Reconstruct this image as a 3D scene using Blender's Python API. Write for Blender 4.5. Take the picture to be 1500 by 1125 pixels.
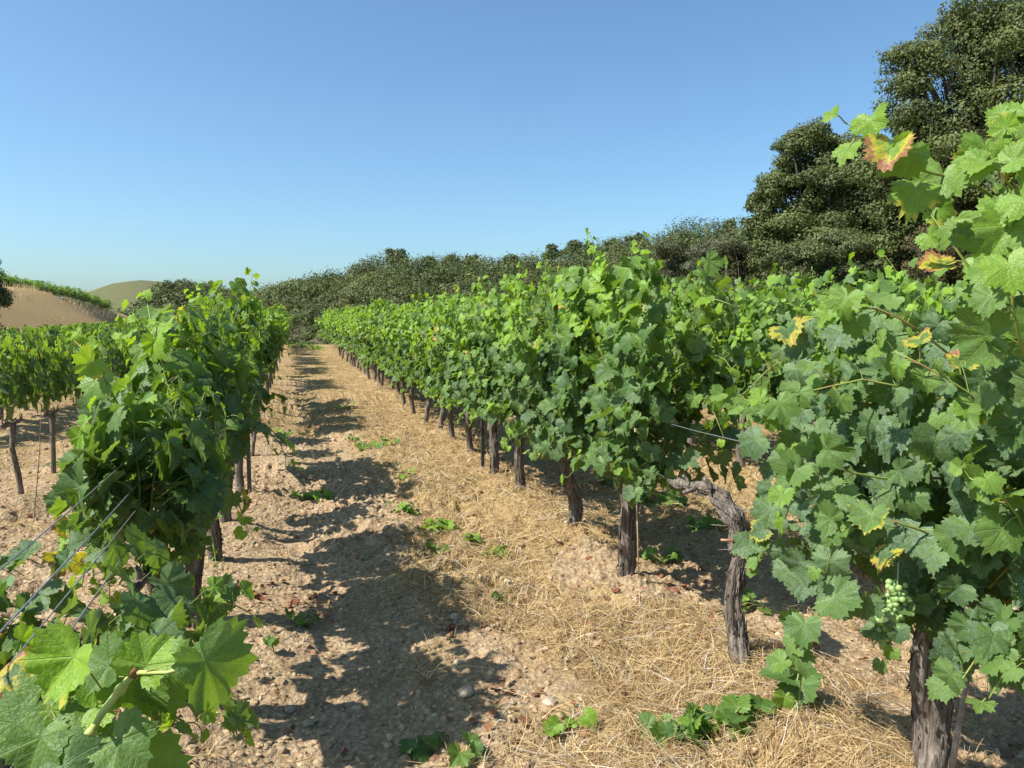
import bpy, math, random
import numpy as np
from mathutils import Vector, Matrix

# ---------------------------------------------------------------- scene
for o in list(bpy.data.objects): bpy.data.objects.remove(o)
SC = bpy.context.scene
COL = SC.collection
random.seed(7)
RNG = np.random.default_rng(11)
F = 1110.0; YAW = math.radians(16.2); PITCH = math.atan(97.5/F); CH = 1.6
cam_d = bpy.data.cameras.new('camera'); cam = bpy.data.objects.new('camera', cam_d); COL.objects.link(cam)
cam_d.sensor_fit = 'HORIZONTAL'; cam_d.sensor_width = 36.0; cam_d.lens = 36.0*F/1500.0
cam_d.clip_start = 0.05; cam_d.clip_end = 5000
cam.location = (0, 0, CH); cam.rotation_euler = (math.pi/2-PITCH, 0, -YAW)
SC.camera = cam

SUN_EL = math.radians(49.5); SUN_AZ = math.radians(266)      # clockwise from +Y (along the rows)
w = bpy.data.worlds.new('World'); SC.world = w; w.use_nodes = True
wn = w.node_tree; wn.nodes.clear()
sky = wn.nodes.new('ShaderNodeTexSky'); sky.sky_type = 'NISHITA'; sky.sun_disc = False
sky.sun_elevation = SUN_EL; sky.sun_rotation = SUN_AZ
sky.air_density = 0.95; sky.dust_density = 1.5; sky.ozone_density = 4.0; sky.altitude = 100
bg = wn.nodes.new('ShaderNodeBackground'); bg.inputs['Strength'].default_value = 0.109
wo = wn.nodes.new('ShaderNodeOutputWorld')
gr_ = wn.nodes.new('ShaderNodeMix'); gr_.data_type = 'RGBA'; gr_.blend_type = 'MULTIPLY'; gr_.inputs[0].default_value = 1.0
gr_.inputs[7].default_value = (.80, .972, .985, 1)          # cyan cast of the camera's white balance
wn.links.new(sky.outputs[0], gr_.inputs[6]); wn.links.new(gr_.outputs[2], bg.inputs[0]); wn.links.new(bg.outputs[0], wo.inputs[0])
sun_d = bpy.data.lights.new('sun', 'SUN'); sun_d.energy = 5.0; sun_d.angle = math.radians(0.55); sun_d.color = (1.0, 0.955, 0.87)
sun = bpy.data.objects.new('sun', sun_d); COL.objects.link(sun)
sdir = Vector((math.sin(SUN_AZ)*math.cos(SUN_EL), math.cos(SUN_AZ)*math.cos(SUN_EL), math.sin(SUN_EL)))
sun.rotation_euler = sdir.to_track_quat('Z', 'Y').to_euler()
SC.view_settings.view_transform = 'Standard'; SC.view_settings.look = 'None'
SC.view_settings.exposure = 0.82; SC.view_settings.gamma = 1.0; SC.view_settings.use_curve_mapping = False
try:
    SC.cycles.max_bounces = 6; SC.cycles.diffuse_bounces = 3; SC.cycles.glossy_bounces = 2
    SC.cycles.transmission_bounces = 4; SC.cycles.transparent_max_bounces = 4
except Exception: pass

# ---------------------------------------------------------------- maths helpers
CY, SY, CP, SP = math.cos(YAW), math.sin(YAW), math.cos(PITCH), math.sin(PITCH)
def P(u, v, d):                        # a point seen at (u, v) of the photograph at depth d metres
    x = (u-750)/F*d; y = -(v-562.5)/F*d
    fwd = d*CP + y*SP; up = y*CP - d*SP
    return Vector((x*CY + fwd*SY, -x*SY + fwd*CY, CH+up))
def G(u, v, z=0.0):                    # where that line of sight meets the ground
    a = P(u, v, 1.0); t = (CH-z)/(CH-a.z); return Vector((a.x*t, a.y*t, z))
def sst(a, b, x):
    t = np.clip((np.asarray(x, float)-a)/(b-a), 0, 1); return t*t*(3-2*t)
def hsh(ix, iy, seed):
    n = (ix.astype(np.int64)*374761393 + iy.astype(np.int64)*668265263 + seed*1442695041) & 0xffffffff
    n = ((n ^ (n >> 13))*1274126177) & 0xffffffff; n = n ^ (n >> 16)
    return (n & 0xffffff)/float(0xffffff)
def vn(x, y, seed=0):
    x = np.asarray(x, float); y = np.asarray(y, float)
    ix = np.floor(x); iy = np.floor(y); fx = x-ix; fy = y-iy
    fx = fx*fx*(3-2*fx); fy = fy*fy*(3-2*fy)
    a = hsh(ix, iy, seed); b = hsh(ix+1, iy, seed); c = hsh(ix, iy+1, seed); d = hsh(ix+1, iy+1, seed)
    return (a*(1-fx)+b*fx)*(1-fy) + (c*(1-fx)+d*fx)*fy
def fbm(x, y, seed=0, oct=4, g=0.5):
    s = 0; a = 1; t = 0
    for k in range(oct):
        s = s + a*vn(np.asarray(x)*2**k+k*17.3, np.asarray(y)*2**k-k*9.1, seed+k); t += a; a *= g
    return s/t
def nrm(a): return a/np.maximum(np.linalg.norm(a, axis=-1, keepdims=True), 1e-9)

# ---------------------------------------------------------------- terrain
ROWS_R = [1.93, 4.35, 6.75, 9.15, 11.55, 13.95]
ROWS_L = [-0.50, -2.32, -4.25, -6.2]
YEND = 45.0
def tab(rows, sub):
    us = []; rs = []; hs = []
    for u, v, r in rows:
        v += (11 if sub else 0)*min(1, r/130)
        zc = r*math.cos(math.atan((u-750)/F)); us.append(u); rs.append(r); hs.append(CH+(465-v)/F*zc-sub)
    return np.array(us), np.array(rs), np.array(hs)
RID = tab([(250,482,215),(330,458,205),(390,432,190),(430,420,180),(500,405,160),(575,392,140),(650,394,130),(750,390,120),
           (860,378,105),(950,366,85),(1050,358,62),(1100,354,50),(1200,368,41),(1350,362,38),(1500,350,37),(1800,340,36)], 0.3)
HIL = tab([(20,465,280),(90,447,280),(130,429,275),(170,416,270),(210,411,265),(250,414,262),(285,427,260),(330,437,258),(400,447,258),(480,470,255),(560,490,250)], 0)
def cam_uv(x, y):
    xc = x*CY - y*SY; zc = x*SY + y*CY
    u = np.where(zc > 0.05*np.abs(xc)+0.01, 750+F*xc/np.maximum(zc, 0.05*np.abs(xc)+0.01), np.where(xc > 0, 1800, -900))
    return np.clip(u, -900, 1800), zc
def base_h(x, y):
    x = np.asarray(x, float); y = np.asarray(y, float)
    r = np.hypot(x, y); u, zc = cam_uv(x, y)
    z = (fbm(x*0.25, y*0.25, 3, 2)-0.5)*0.10*sst(2, 8, r)
    bank = 3.25*sst(-7.0, -15.0, x)*sst(6, 24, y)*(1-sst(58, 120, y))
    z = z - 7.0*sst(46, 70, y)*sst(-17, -6, x) + bank - 0.40*sst(-15.1, -16.0, x)*sst(6, 24, y) + 0.45*(fbm(x*.3, y*.3, 9, 3)-.5)*sst(-8, -10, x)
    H = np.interp(u, RID[0], RID[2]); R = np.interp(u, RID[0], RID[1])
    t = sst(0.45, 1.0, r/R)
    front = sst(-25, 2, zc)
    ha = (H+7)*t*front - 7 + (r > R)*(-0.25)*(H+2)*sst(1, 1.6, r/R) + (fbm(x*.05, y*.05, 21, 3)-.5)*2.0*sst(0.5, .7, r/R)*(1-sst(.9, 1., r/R))
    ha = np.where(u < 255, -7, ha)
    H2 = np.interp(u, HIL[0], HIL[2], left=-8, right=-8); R2 = np.interp(u, HIL[0], HIL[1])
    hb = (H2+7)*sst(.62, 1.0, r/R2)*front - 7 - 3*sst(1, 1.5, r/R2)
    z = np.maximum(z, np.where(front > 0.5, np.maximum(ha, hb), -50))
    return z
def ridge(p, k): return 1-np.abs(2*p-1)**k
def ground_h(x, y):
    x = np.asarray(x, float); y = np.asarray(y, float)
    z = base_h(x, y); r = np.hypot(x, y)
    near = 1-sst(14, 30, r)
    rowd = np.full(np.shape(x), 9.0)
    for X in ROWS_R+ROWS_L: rowd = np.minimum(rowd, np.abs(x-X))
    z = z + 0.05*np.exp(-(rowd/0.28)**2)*near                              # soil thrown up under the vines
    z = z + near*0.16*(fbm(x*1.6+5, y*0.7, 31, 2)-0.5)
    z = z - near*0.05*np.exp(-((x-0.18-0.15*np.sin(y*.8))/0.22)**2)        # wheel rut
    rough = sst(0.36, 0.6, fbm(x*0.9, y*0.9, 77, 2))*0.7+0.35
    c = vn(x*9, y*9, 41); c2 = vn(x*21+3, y*21, 43); c3 = vn(x*43, y*43, 47)
    z = z + near*rough*(0.046*(1-np.abs(2*c-1))**1.4 + 0.034*(1-np.abs(2*c2-1))**1.2 + 0.014*c3 + 0.05*(vn(x*4.2, y*4.2, 49)-.5) - 0.035)
    return z
def gz(x, y): return float(ground_h(np.array([x]), np.array([y]))[0])
def bz(x, y): return float(base_h(np.array([x]), np.array([y]))[0])

# ---------------------------------------------------------------- object helpers
def mesh_np(name, V, faces, smooth=True, attrs=None):
    """faces: list of (k-gon index arrays).  attrs: {name: (n,3|4) per-point array}"""
    me = bpy.data.meshes.new(name)
    V = np.ascontiguousarray(V, np.float32); me.vertices.add(len(V)); me.vertices.foreach_set('co', V.ravel())
    loops = np.concatenate([f.ravel() for f in faces]).astype(np.int32)
    tot = np.concatenate([np.full(len(f), f.shape[1]) for f in faces]).astype(np.int32)
    start = np.concatenate([[0], np.cumsum(tot)[:-1]]).astype(np.int32)
    me.loops.add(len(loops)); me.loops.foreach_set('vertex_index', loops)
    me.polygons.add(len(tot)); me.polygons.foreach_set('loop_start', start); me.polygons.foreach_set('loop_total', tot)
    me.polygons.foreach_set('use_smooth', np.full(len(tot), smooth))
    for k, a in (attrs or {}).items():
        if a.shape[1] == 4:
            at = me.attributes.new(k, 'FLOAT_COLOR', 'POINT'); at.data.foreach_set('color', np.ascontiguousarray(a, np.float32).ravel())
        else:
            at = me.attributes.new(k, 'FLOAT_VECTOR', 'POINT'); at.data.foreach_set('vector', np.ascontiguousarray(a, np.float32).ravel())
    me.update(calc_edges=True); me.validate(verbose=False)
    return me
def link(name, me, mat=None, parent=None, loc=(0,0,0)):
    if mat and not me.materials: me.materials.append(mat)
    o = bpy.data.objects.new(name, me); COL.objects.link(o); o.location = loc
    if parent: o.parent = parent
    return o
def empty(name, loc, rz=0, s=1.0):
    o = bpy.data.objects.new(name, None); COL.objects.link(o); o.location = loc
    o.rotation_euler = (0, 0, rz); o.scale = (s, s, s) if not isinstance(s, tuple) else s
    o.empty_display_size = 0.1
    return o
def tag(o, label=None, cat=None, group=None, kind=None):
    if label: o['label'] = label
    if cat: o['category'] = cat
    if group: o['group'] = group
    if kind: o['kind'] = kind
    return o

class Geo:                              # collects vertices, faces and attributes for one mesh
    def __init__(s): s.V = []; s.Fq = {}; s.n = 0; s.A = {}
    def add(s, V, faces, **attrs):
        for f in faces:
            s.Fq.setdefault(f.shape[1], []).append(f+s.n)
        s.V.append(V); s.n += len(V)
        for k, a in attrs.items(): s.A.setdefault(k, []).append(a)
    def mesh(s, name, smooth=True):
        return mesh_np(name, np.concatenate(s.V), [np.concatenate(f) for f in s.Fq.values()], smooth, {k: np.concatenate(a) for k, a in s.A.items()})

def tube(g, pts, rad, seg=6, wob=0.0, seed=0, cap=True, fib=0.0):
    """swept tube; fib adds stringy bark ridges"""
    pts = np.array([tuple(p) for p in pts], float); n = len(pts)
    rad = np.broadcast_to(np.asarray(rad, float), (n,))
    t = nrm(np.gradient(pts, axis=0)); ref = np.array([1., 0.07, 0.13])
    ref = np.tile(ref, (n, 1)); a = nrm(np.cross(t, ref)); b = np.cross(t, a)
    L = np.concatenate([[0], np.cumsum(np.linalg.norm(np.diff(pts, axis=0), axis=1))])
    th = np.linspace(0, 2*np.pi, seg, endpoint=False)
    T, LL = np.meshgrid(th, L)
    m = np.ones_like(T)
    if fib:
        tw = T + LL*2.2
        f = vn(np.cos(tw)*4.5+seed*3.1, np.sin(tw)*4.5+LL*5, seed+5); f2 = vn(np.cos(tw)*9+7, np.sin(tw)*9+LL*11, seed+8)
        k = vn(np.cos(T)*1.3+seed, np.sin(T)*1.3+LL*9, seed+2)
        m = m + fib*(-np.abs(f-.5)*2.2+.5) + fib*.6*(f2-.5)*2 + fib*1.3*(k-.5)
    elif wob:
        m = m + wob*(vn(np.cos(T)*1.5+seed, np.sin(T)*1.5+LL*12, seed)-.5)*2
    R = rad[:, None]*m
    V = pts[:, None, :] + R[..., None]*(np.cos(T)[..., None]*a[:, None, :] + np.sin(T)[..., None]*b[:, None, :])
    idx = np.arange(n*seg).reshape(n, seg)
    q = np.stack([idx[:-1], np.roll(idx, -1, 1)[:-1], np.roll(idx, -1, 1)[1:], idx[1:]], -1).reshape(-1, 4)
    faces = [q]
    if cap: faces += [idx[-1][None, :], idx[0][::-1][None, :]]
    g.add(V.reshape(-1, 3), faces)
def spline(pts, n):
    pts = np.array([tuple(p) for p in pts], float); k = len(pts)
    P_ = np.vstack([2*pts[0]-pts[1], pts, 2*pts[-1]-pts[-2]])
    out = []
    for s in np.linspace(0, k-1-1e-6, n):
        i = int(s); t = s-i; a, b, c, d = P_[i], P_[i+1], P_[i+2], P_[i+3]
        out.append(.5*((2*b)+(-a+c)*t+(2*a-5*b+4*c-d)*t*t+(-a+3*b-3*c+d)*t**3))
    return np.array(out)

# ---------------------------------------------------------------- materials
class NT:
    def __init__(s, name):
        s.m = bpy.data.materials.new(name); s.m.use_nodes = True; s.t = s.m.node_tree; s.t.nodes.clear()
        s.out = s.t.nodes.new('ShaderNodeOutputMaterial')
    def n(s, kind, **kw):
        nd = s.t.nodes.new('ShaderNode'+kind)
        for k, v in kw.items():
            if k in nd.inputs.keys() if isinstance(k, str) else False: s.set(nd.inputs[k], v)
            elif hasattr(nd, k): setattr(nd, k, v)
        return nd
    def set(s, sock, v):
        if hasattr(v, 'links') or hasattr(v, 'is_output'): s.t.links.new(v, sock)
        else: sock.default_value = v
    def math(s, op, a, b=0.0, c=None, clamp=False):
        nd = s.t.nodes.new('ShaderNodeMath'); nd.operation = op; nd.use_clamp = clamp
        s.set(nd.inputs[0], a); s.set(nd.inputs[1], b)
        if c is not None: s.set(nd.inputs[2], c)
        return nd.outputs[0]
    def mix(s, f, a, b, mode='MIX'):
        nd = s.t.nodes.new('ShaderNodeMix'); nd.data_type = 'RGBA'; nd.blend_type = mode; nd.clamp_factor = True
        s.set(nd.inputs[0], f); s.set(nd.inputs[6], a); s.set(nd.inputs[7], b); return nd.outputs[2]
    def ss(s, x, a, b, lo=0.0, hi=1.0):
        nd = s.t.nodes.new('ShaderNodeMapRange'); nd.interpolation_type = 'SMOOTHSTEP'
        s.set(nd.inputs[0], x); nd.inputs[1].default_value = a; nd.inputs[2].default_value = b; nd.inputs[3].default_value = lo; nd.inputs[4].default_value = hi
        return nd.outputs[0]
    def noise(s, vec, scale, detail=3, rough=.55, dist=0.0):
        nd = s.t.nodes.new('ShaderNodeTexNoise'); s.set(nd.inputs['Vector'], vec)
        nd.inputs['Scale'].default_value = scale; nd.inputs['Detail'].default_value = detail
        nd.inputs['Roughness'].default_value = rough; nd.inputs['Distortion'].default_value = dist
        return nd.outputs[0]
    def attr(s, name):
        nd = s.t.nodes.new('ShaderNodeAttribute'); nd.attribute_name = name; return nd
    def sep(s, v):
        nd = s.t.nodes.new('ShaderNodeSeparateXYZ'); s.set(nd.inputs[0], v); return nd.outputs
    def mapping(s, v, scale=(1,1,1), loc=(0,0,0)):
        nd = s.t.nodes.new('ShaderNodeMapping'); s.set(nd.inputs[0], v); nd.inputs['Scale'].default_value = scale
        s.set(nd.inputs['Location'], loc); return nd.outputs[0]
    def bump(s, h, strength=.5, dist=.01):
        nd = s.t.nodes.new('ShaderNodeBump'); nd.inputs['Strength'].default_value = strength
        nd.inputs['Distance'].default_value = dist; s.set(nd.inputs['Height'], h); return nd.outputs[0]
    def bsdf(s, col, rough=.8, spec=.3, normal=None, metal=0.0):
        nd = s.t.nodes.new('ShaderNodeBsdfPrincipled'); s.set(nd.inputs['Base Color'], col)
        s.set(nd.inputs['Roughness'], rough); nd.inputs['Specular IOR Level'].default_value = spec
        nd.inputs['Metallic'].default_value = metal
        if normal is not None: s.set(nd.inputs['Normal'], normal)
        return nd.outputs[0]
    def done(s, sh): s.t.links.new(sh, s.out.inputs[0]); return s.m
def rgb(r, g, b): return (r, g, b, 1.0)

def mat_vineleaf():
    t = NT('vine_leaf'); T = t.attr('tint'); L = t.attr('luv')
    sx = t.t.nodes.new('ShaderNodeSeparateColor'); t.set(sx.inputs[0], T.outputs['Color'])
    young, rnd, dry = sx.outputs[0], sx.outputs[1], sx.outputs[2]; dust = T.outputs['Alpha']
    x, y, _ = t.sep(L.outputs['Vector'])
    off = t.math('MULTIPLY', rnd, 61.0)
    cv = t.t.nodes.new('ShaderNodeCombineXYZ'); t.set(cv.inputs[0], t.math('ADD', x, off)); t.set(cv.inputs[1], y); t.set(cv.inputs[2], off)
    vec = cv.outputs[0]
    r = t.math('SQRT', t.math('ADD', t.math('MULTIPLY', x, x), t.math('MULTIPLY', y, y)))
    th = t.math('ABSOLUTE', t.math('ARCTAN2', y, x))
    d = t.math('PINGPONG', t.math('MINIMUM', th, 1.83), 0.4538)
    lat = t.math('MULTIPLY', r, t.math('SINE', d)); al = t.math('MULTIPLY', r, t.math('COSINE', d))
    main = t.ss(lat, 0.008, 0.024, 1, 0)
    sec = t.math('PINGPONG', t.math('SUBTRACT', al, t.math('MULTIPLY', lat, 0.85)), 0.075)
    secm = t.math('MULTIPLY', t.ss(sec, 0.0, 0.012, 1, 0), 0.6)
    vein = t.math('MAXIMUM', main, secm)
    c = t.mix(rnd, rgb(.042, .100, .022), rgb(.076, .146, .030))
    c = t.mix(t.ss(young, .05, .95), c, rgb(.180, .315, .026))
    blot = t.noise(vec, 3.0, 2)
    c = t.mix(t.ss(blot, .35, .75), c, t.mix(1.0, c, rgb(1.25, 1.18, 1.0), 'MULTIPLY'))
    c = t.mix(t.math('MULTIPLY', vein, .22), c, rgb(.22, .33, .10))
    # pale spray residue
    sp = t.ss(t.noise(vec, 26.0, 2, .7), .57, .66); sp2 = t.ss(t.noise(vec, 5.0, 3, .6), .35, .7)
    c = t.mix(t.math('MULTIPLY', dust, t.math('MULTIPLY', sp2, .52)), c, rgb(.17, .24, .19))
    c = t.mix(t.math('MULTIPLY', dust, t.math('MULTIPLY', sp, .72)), c, rgb(.40, .44, .40))
    # yellowing and scorched margins
    e = t.math('ADD', t.math('MULTIPLY', t.noise(vec, 2.2, 3, .6), .9), t.math('MULTIPLY', r, .45))
    e = t.math('ADD', e, t.math('MULTIPLY', dry, .95))
    yel = t.ss(e, 1.22, 1.38); brn = t.ss(e, 1.40, 1.50)
    c = t.mix(yel, c, rgb(.42, .38, .05)); c = t.mix(brn, c, t.mix(t.noise(vec, 12, 3), rgb(.12, .045, .02), rgb(.36, .17, .08)))
    geo = t.n('NewGeometry')
    under = t.mix(1.0, t.mix(.45, c, rgb(.16, .23, .10)), rgb(1.05, 1.05, 1.05), 'MULTIPLY')
    cs = t.mix(geo.outputs['Backfacing'], c, under)
    h = t.math('ADD', t.math('MULTIPLY', vein, -.55), t.math('MULTIPLY', t.noise(vec, 9, 2), .6))
    nb = t.bump(h, .55, .006)
    rough = t.math('ADD', .44, t.math('MULTIPLY', dust, .18))
    bs = t.bsdf(cs, rough, .34, nb)
    tr = t.n('BsdfTranslucent'); t.set(tr.inputs[0], t.mix(1.0, c, rgb(2.1, 1.9, .55), 'MULTIPLY'))
    mx = t.n('MixShader'); t.set(mx.inputs[0], t.math('SUBTRACT', .34, t.math('MULTIPLY', brn, .25))); t.set(mx.inputs[1], bs); t.set(mx.inputs[2], tr.outputs[0])
    return t.done(mx.outputs[0])
def mat_bark(name='vine_bark', a=(.060, .045, .036), b=(.27, .232, .195), sc=1.0):
    t = NT(name); tc = t.n('TexCoord'); v = tc.outputs['Object']
    f = t.noise(t.mapping(v, (60*sc, 60*sc, 5*sc)), 1.0, 5, .7, .6); g = t.noise(v, 9*sc, 3); k = t.noise(t.mapping(v, (150*sc, 150*sc, 16*sc)), 1, 3)
    c = t.mix(t.ss(f, .33, .66), rgb(*a), rgb(*b)); c = t.mix(t.ss(g, .45, .75, 0, .35), c, rgb(.17, .125, .095))
    h = t.math('ADD', f, t.math('MULTIPLY', k, .4))
    return t.done(t.bsdf(c, .95, .1, t.bump(h, 1.0, .012/sc)))
def mat_cane():
    t = NT('green_cane'); tc = t.n('TexCoord'); n_ = t.noise(tc.outputs['Object'], 14, 3)
    c = t.mix(t.ss(n_, .45, .7), rgb(.20, .27, .055), rgb(.25, .16, .06))
    return t.done(t.bsdf(c, .5, .4))
def mat_simple(name, c1, c2, sc=20, rough=.7, spec=.3, metal=0, bump=.3, bd=.002):
    t = NT(name); tc = t.n('TexCoord'); n_ = t.noise(tc.outputs['Object'], sc, 4, .6)
    c = t.mix(t.ss(n_, .35, .68), rgb(*c1), rgb(*c2))
    return t.done(t.bsdf(c, rough, spec, t.bump(n_, bump, bd), metal))
def mat_ground():
    t = NT('stony_soil'); g = t.n('NewGeometry'); v = g.outputs['Position']; cov = t.attr('cover')
    sc = t.t.nodes.new('ShaderNodeSeparateColor'); t.set(sc.inputs[0], cov.outputs['Color'])
    straw, scrub, green = sc.outputs
    n1 = t.noise(v, 1.3, 4); n2 = t.noise(v, 17, 5, .65); n3 = t.noise(v, 85, 4, .7); n4 = t.noise(v, 6, 3)
    c = t.mix(t.ss(n1, .35, .65), rgb(.330, .236, .130), rgb(.430, .320, .190))
    c = t.mix(t.ss(n2, .40, .72), c, rgb(.50, .38, .25)); c = t.mix(t.ss(n4, .55, .75, 0, .6), c, rgb(.25, .15, .08))
    vo = t.n('TexVoronoi'); t.set(vo.inputs['Vector'], v); vo.inputs['Scale'].default_value = 34
    c = t.mix(t.ss(vo.outputs['Distance'], .30, .62, 0, .55), c, rgb(.22, .14, .08))
    # mat of dry straw
    s1 = t.noise(t.mapping(v, (160, 22, 22)), 1, 2, .6, 1.6); s2 = t.noise(t.mapping(v, (20, 150, 20)), 1, 2, .6, 1.6)
    st = t.math('MAXIMUM', s1, s2); scol = t.mix(t.ss(st, .42, .72), rgb(.19, .12, .050), rgb(.56, .41, .19))
    m = t.math('ADD', t.math('MULTIPLY', straw, 1.25), t.math('MULTIPLY', t.math('SUBTRACT', t.noise(v, 4.5, 5, .7), .5), 1.7))
    c = t.mix(t.ss(m, .35, .72, 0, .85), c, scol)
    c = t.mix(t.math('MULTIPLY', green, t.ss(t.noise(v, .035, 5, .6), .10, .30)), c, t.mix(t.noise(v, 1.2, 4), rgb(.055, .075, .032), rgb(.155, .14, .07)))
    c = t.mix(scrub, c, t.mix(t.ss(t.noise(v, .8, 4), .4, .65), rgb(.040, .042, .022), rgb(.10, .085, .05)))
    h = t.math('ADD', t.math('MULTIPLY', n2, 1.0), t.math('ADD', t.math('MULTIPLY', n3, .5), t.math('MULTIPLY', vo.outputs['Distance'], -.7)))
    h = t.math('ADD', h, t.math('MULTIPLY', t.math('MULTIPLY', st, straw), .8))
    return t.done(t.bsdf(c, .98, .12, t.bump(h, .9, .022)))
def mat_tinted(name, rough=.8, spec=.2, transl=.0, tmul=(1.6, 1.5, .6)):
    """colour comes from each piece's own tint attribute"""
    t = NT(name); a = t.attr('tint'); g = t.n('NewGeometry')
    n_ = t.noise(g.outputs['Position'], 30, 2)
    c = t.mix(1.0, a.outputs['Color'], t.mix(n_, rgb(.8, .8, .8), rgb(1.15, 1.15, 1.15)), 'MULTIPLY')
    b = t.bsdf(c, rough, spec)
    if transl:
        tr = t.n('BsdfTranslucent'); t.set(tr.inputs[0], t.mix(1.0, c, rgb(*tmul), 'MULTIPLY'))
        mx = t.n('MixShader'); mx.inputs[0].default_value = transl; t.set(mx.inputs[1], b); t.set(mx.inputs[2], tr.outputs[0]); b = mx.outputs[0]
    return t.done(b)
M_LEAF = mat_vineleaf(); M_BARK = mat_bark(); M_CANE = mat_cane(); M_GROUND = mat_ground()
M_OAKBARK = mat_bark('oak_bark', (.05, .042, .035), (.14, .12, .10), .2)
M_FOL = mat_tinted('tree_foliage', .6, .3, .18)
M_STRAW = mat_tinted('dry_straw', .75, .2, .25, (1.1, 1.0, .8))
M_CLOD = mat_tinted('soil_clod', .97, .1)
M_DRYLEAF = mat_tinted('dead_leaf', .8, .2, .15, (1.3, 1., .8))
M_STEEL = mat_simple('galvanised_wire', (.30, .30, .31), (.46, .46, .47), 60, .45, .5, .8)
M_RUST = mat_simple('rusty_stake', (.075, .045, .035), (.17, .085, .055), 45, .85, .2)
M_DARKST = mat_simple('dark_stake', (.035, .032, .032), (.08, .07, .065), 45, .7, .3)
M_STONE = mat_simple('pale_stone', (.30, .235, .165), (.46, .385, .30), 22, .9, .2, 0, .8, .01)
def mat_grape():
    t = NT('unripe_grape'); tc = t.n('TexCoord'); n_ = t.noise(tc.outputs['Object'], 40, 2)
    return t.done(t.bsdf(t.mix(n_, rgb(.17, .29, .08), rgb(.27, .38, .14)), .35, .5))
M_GRAPE = mat_grape()

# ---------------------------------------------------------------- ground sheet
def axis(fine, lo, hi, step, far):
    a = list(np.arange(lo, hi, step)); s = step
    x = a[-1]
    while x < far: s = min(s*1.045, 9.0); x += s; a.append(x)
    s = step; x = a[0]; b = []
    while x > -far: s = min(s*1.06, 30.0); x -= s; b.append(x)
    return np.array(b[::-1]+a)
gx = axis(0, -2.2, 4.6, 0.018, 520); gy = axis(0, 1.6, 8.0, 0.018, 560)
gx = np.union1d(gx, []); XX, YY = np.meshgrid(gx, gy)
ZZ = ground_h(XX, YY)
uu, zz = cam_uv(XX, YY); rr = np.hypot(XX, YY)
Rr = np.interp(uu, RID[0], RID[1])
rowd = np.full(XX.shape, 9.0)
for X in ROWS_R+ROWS_L: rowd = np.minimum(rowd, np.abs(XX-X))
def straw_mask(x, y):
    rd = np.full(np.shape(x), 9.0)
    for X in ROWS_R+ROWS_L: rd = np.minimum(rd, np.abs(x-X))
    m = -.02 + .60*fbm(x*1.3, y*.9, 55, 3)*sst(.2, .8, fbm(x*.6+9, y*.5, 58, 2)+.2)
    m = m + .35*sst(.75, 1.2, x)*(1-sst(2.0, 2.5, x))*sst(.35, .55, fbm(x*1.0, y*1.0, 61, 2)+.12)
    m = m + .38*sst(6, 12, y) + .2*sst(4, 6.5, y)*sst(.6, 1., x)
    m = m + .35*np.exp(-(((x-1.45)/.42)**2+((y-3.3)/.75)**2)) + .14*sst(2.4, 3.0, x) + .5*np.exp(-(((x-1.1)/.35)**2+((y-4.6)/.9)**2)) + .35*np.exp(-(((x-.55)/.22)**2+((y-3.35)/.3)**2))
    m = m - .12*sst(0.8, 0.2, np.abs(x-.1))*(1-sst(6, 9, y))
    return np.clip(m, 0, 1)
straw = (straw_mask(XX, YY)+.35*sst(-7.5, -9, XX))*(1-.1*sst(-7.3, -8.5, XX)*(1-sst(-12.8, -14.2, XX)))  # bank's straw tone raised: colour makes up for the grazing sun on its slope
in_scrub = np.clip(sst(.50, .62, rr/Rr)*(uu > 255)*(zz > 0), 0, 1)
hilld = ((rr > 130) & (uu < 345)).astype(float)
green = hilld
scrub = np.maximum(in_scrub, hilld*sst(250, 300, uu))
cov = np.stack([straw, scrub, green, np.ones_like(straw)], -1).reshape(-1, 4)
ny, nx = XX.shape; idx = np.arange(nx*ny).reshape(ny, nx)
q = np.stack([idx[:-1, :-1], idx[:-1, 1:], idx[1:, 1:], idx[1:, :-1]], -1).reshape(-1, 4)
gme = mesh_np('ground', np.stack([XX, YY, ZZ], -1).reshape(-1, 3), [q], True, {'cover': cov})
tag(link('ground', gme, M_GROUND), kind='structure')

# ---------------------------------------------------------------- grape leaf templates
def leaf_outline(n, teeth=True, rg=random):
    th = np.linspace(-math.pi, math.pi, n, endpoint=False)+math.pi/n
    a = np.degrees(np.abs(th)); r = np.zeros(n)
    aL, aR = rg.uniform(.88, 1.05), rg.uniform(.88, 1.05); a = a+rg.uniform(-4, 4)*np.sin(np.radians(a))
    for c, amp, wd in ((0, 1.0, 30), (52, .97, 27), (104, .86, 33)):
        r = np.maximum(r, amp*(.78+.22*np.cos(np.clip((a-c)/wd, -1, 1)*math.pi/2)**1.3))
    r = np.where(a > 137, .80*.86*(1-((a-137)/43)**1.6*.80), r)
    if teeth: r = r*(1+.075*np.where(np.arange(n) % 2 == 0, 1, -1))
    r = r*np.where(th > 0, 1+(aL-1)*np.sin(th/2)**2, 1+(aR-1)*np.sin(th/2)**2)
    r = r*(1+np.array([rg.uniform(-.06, .06) for _ in range(n)]))
    return th, r
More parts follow.
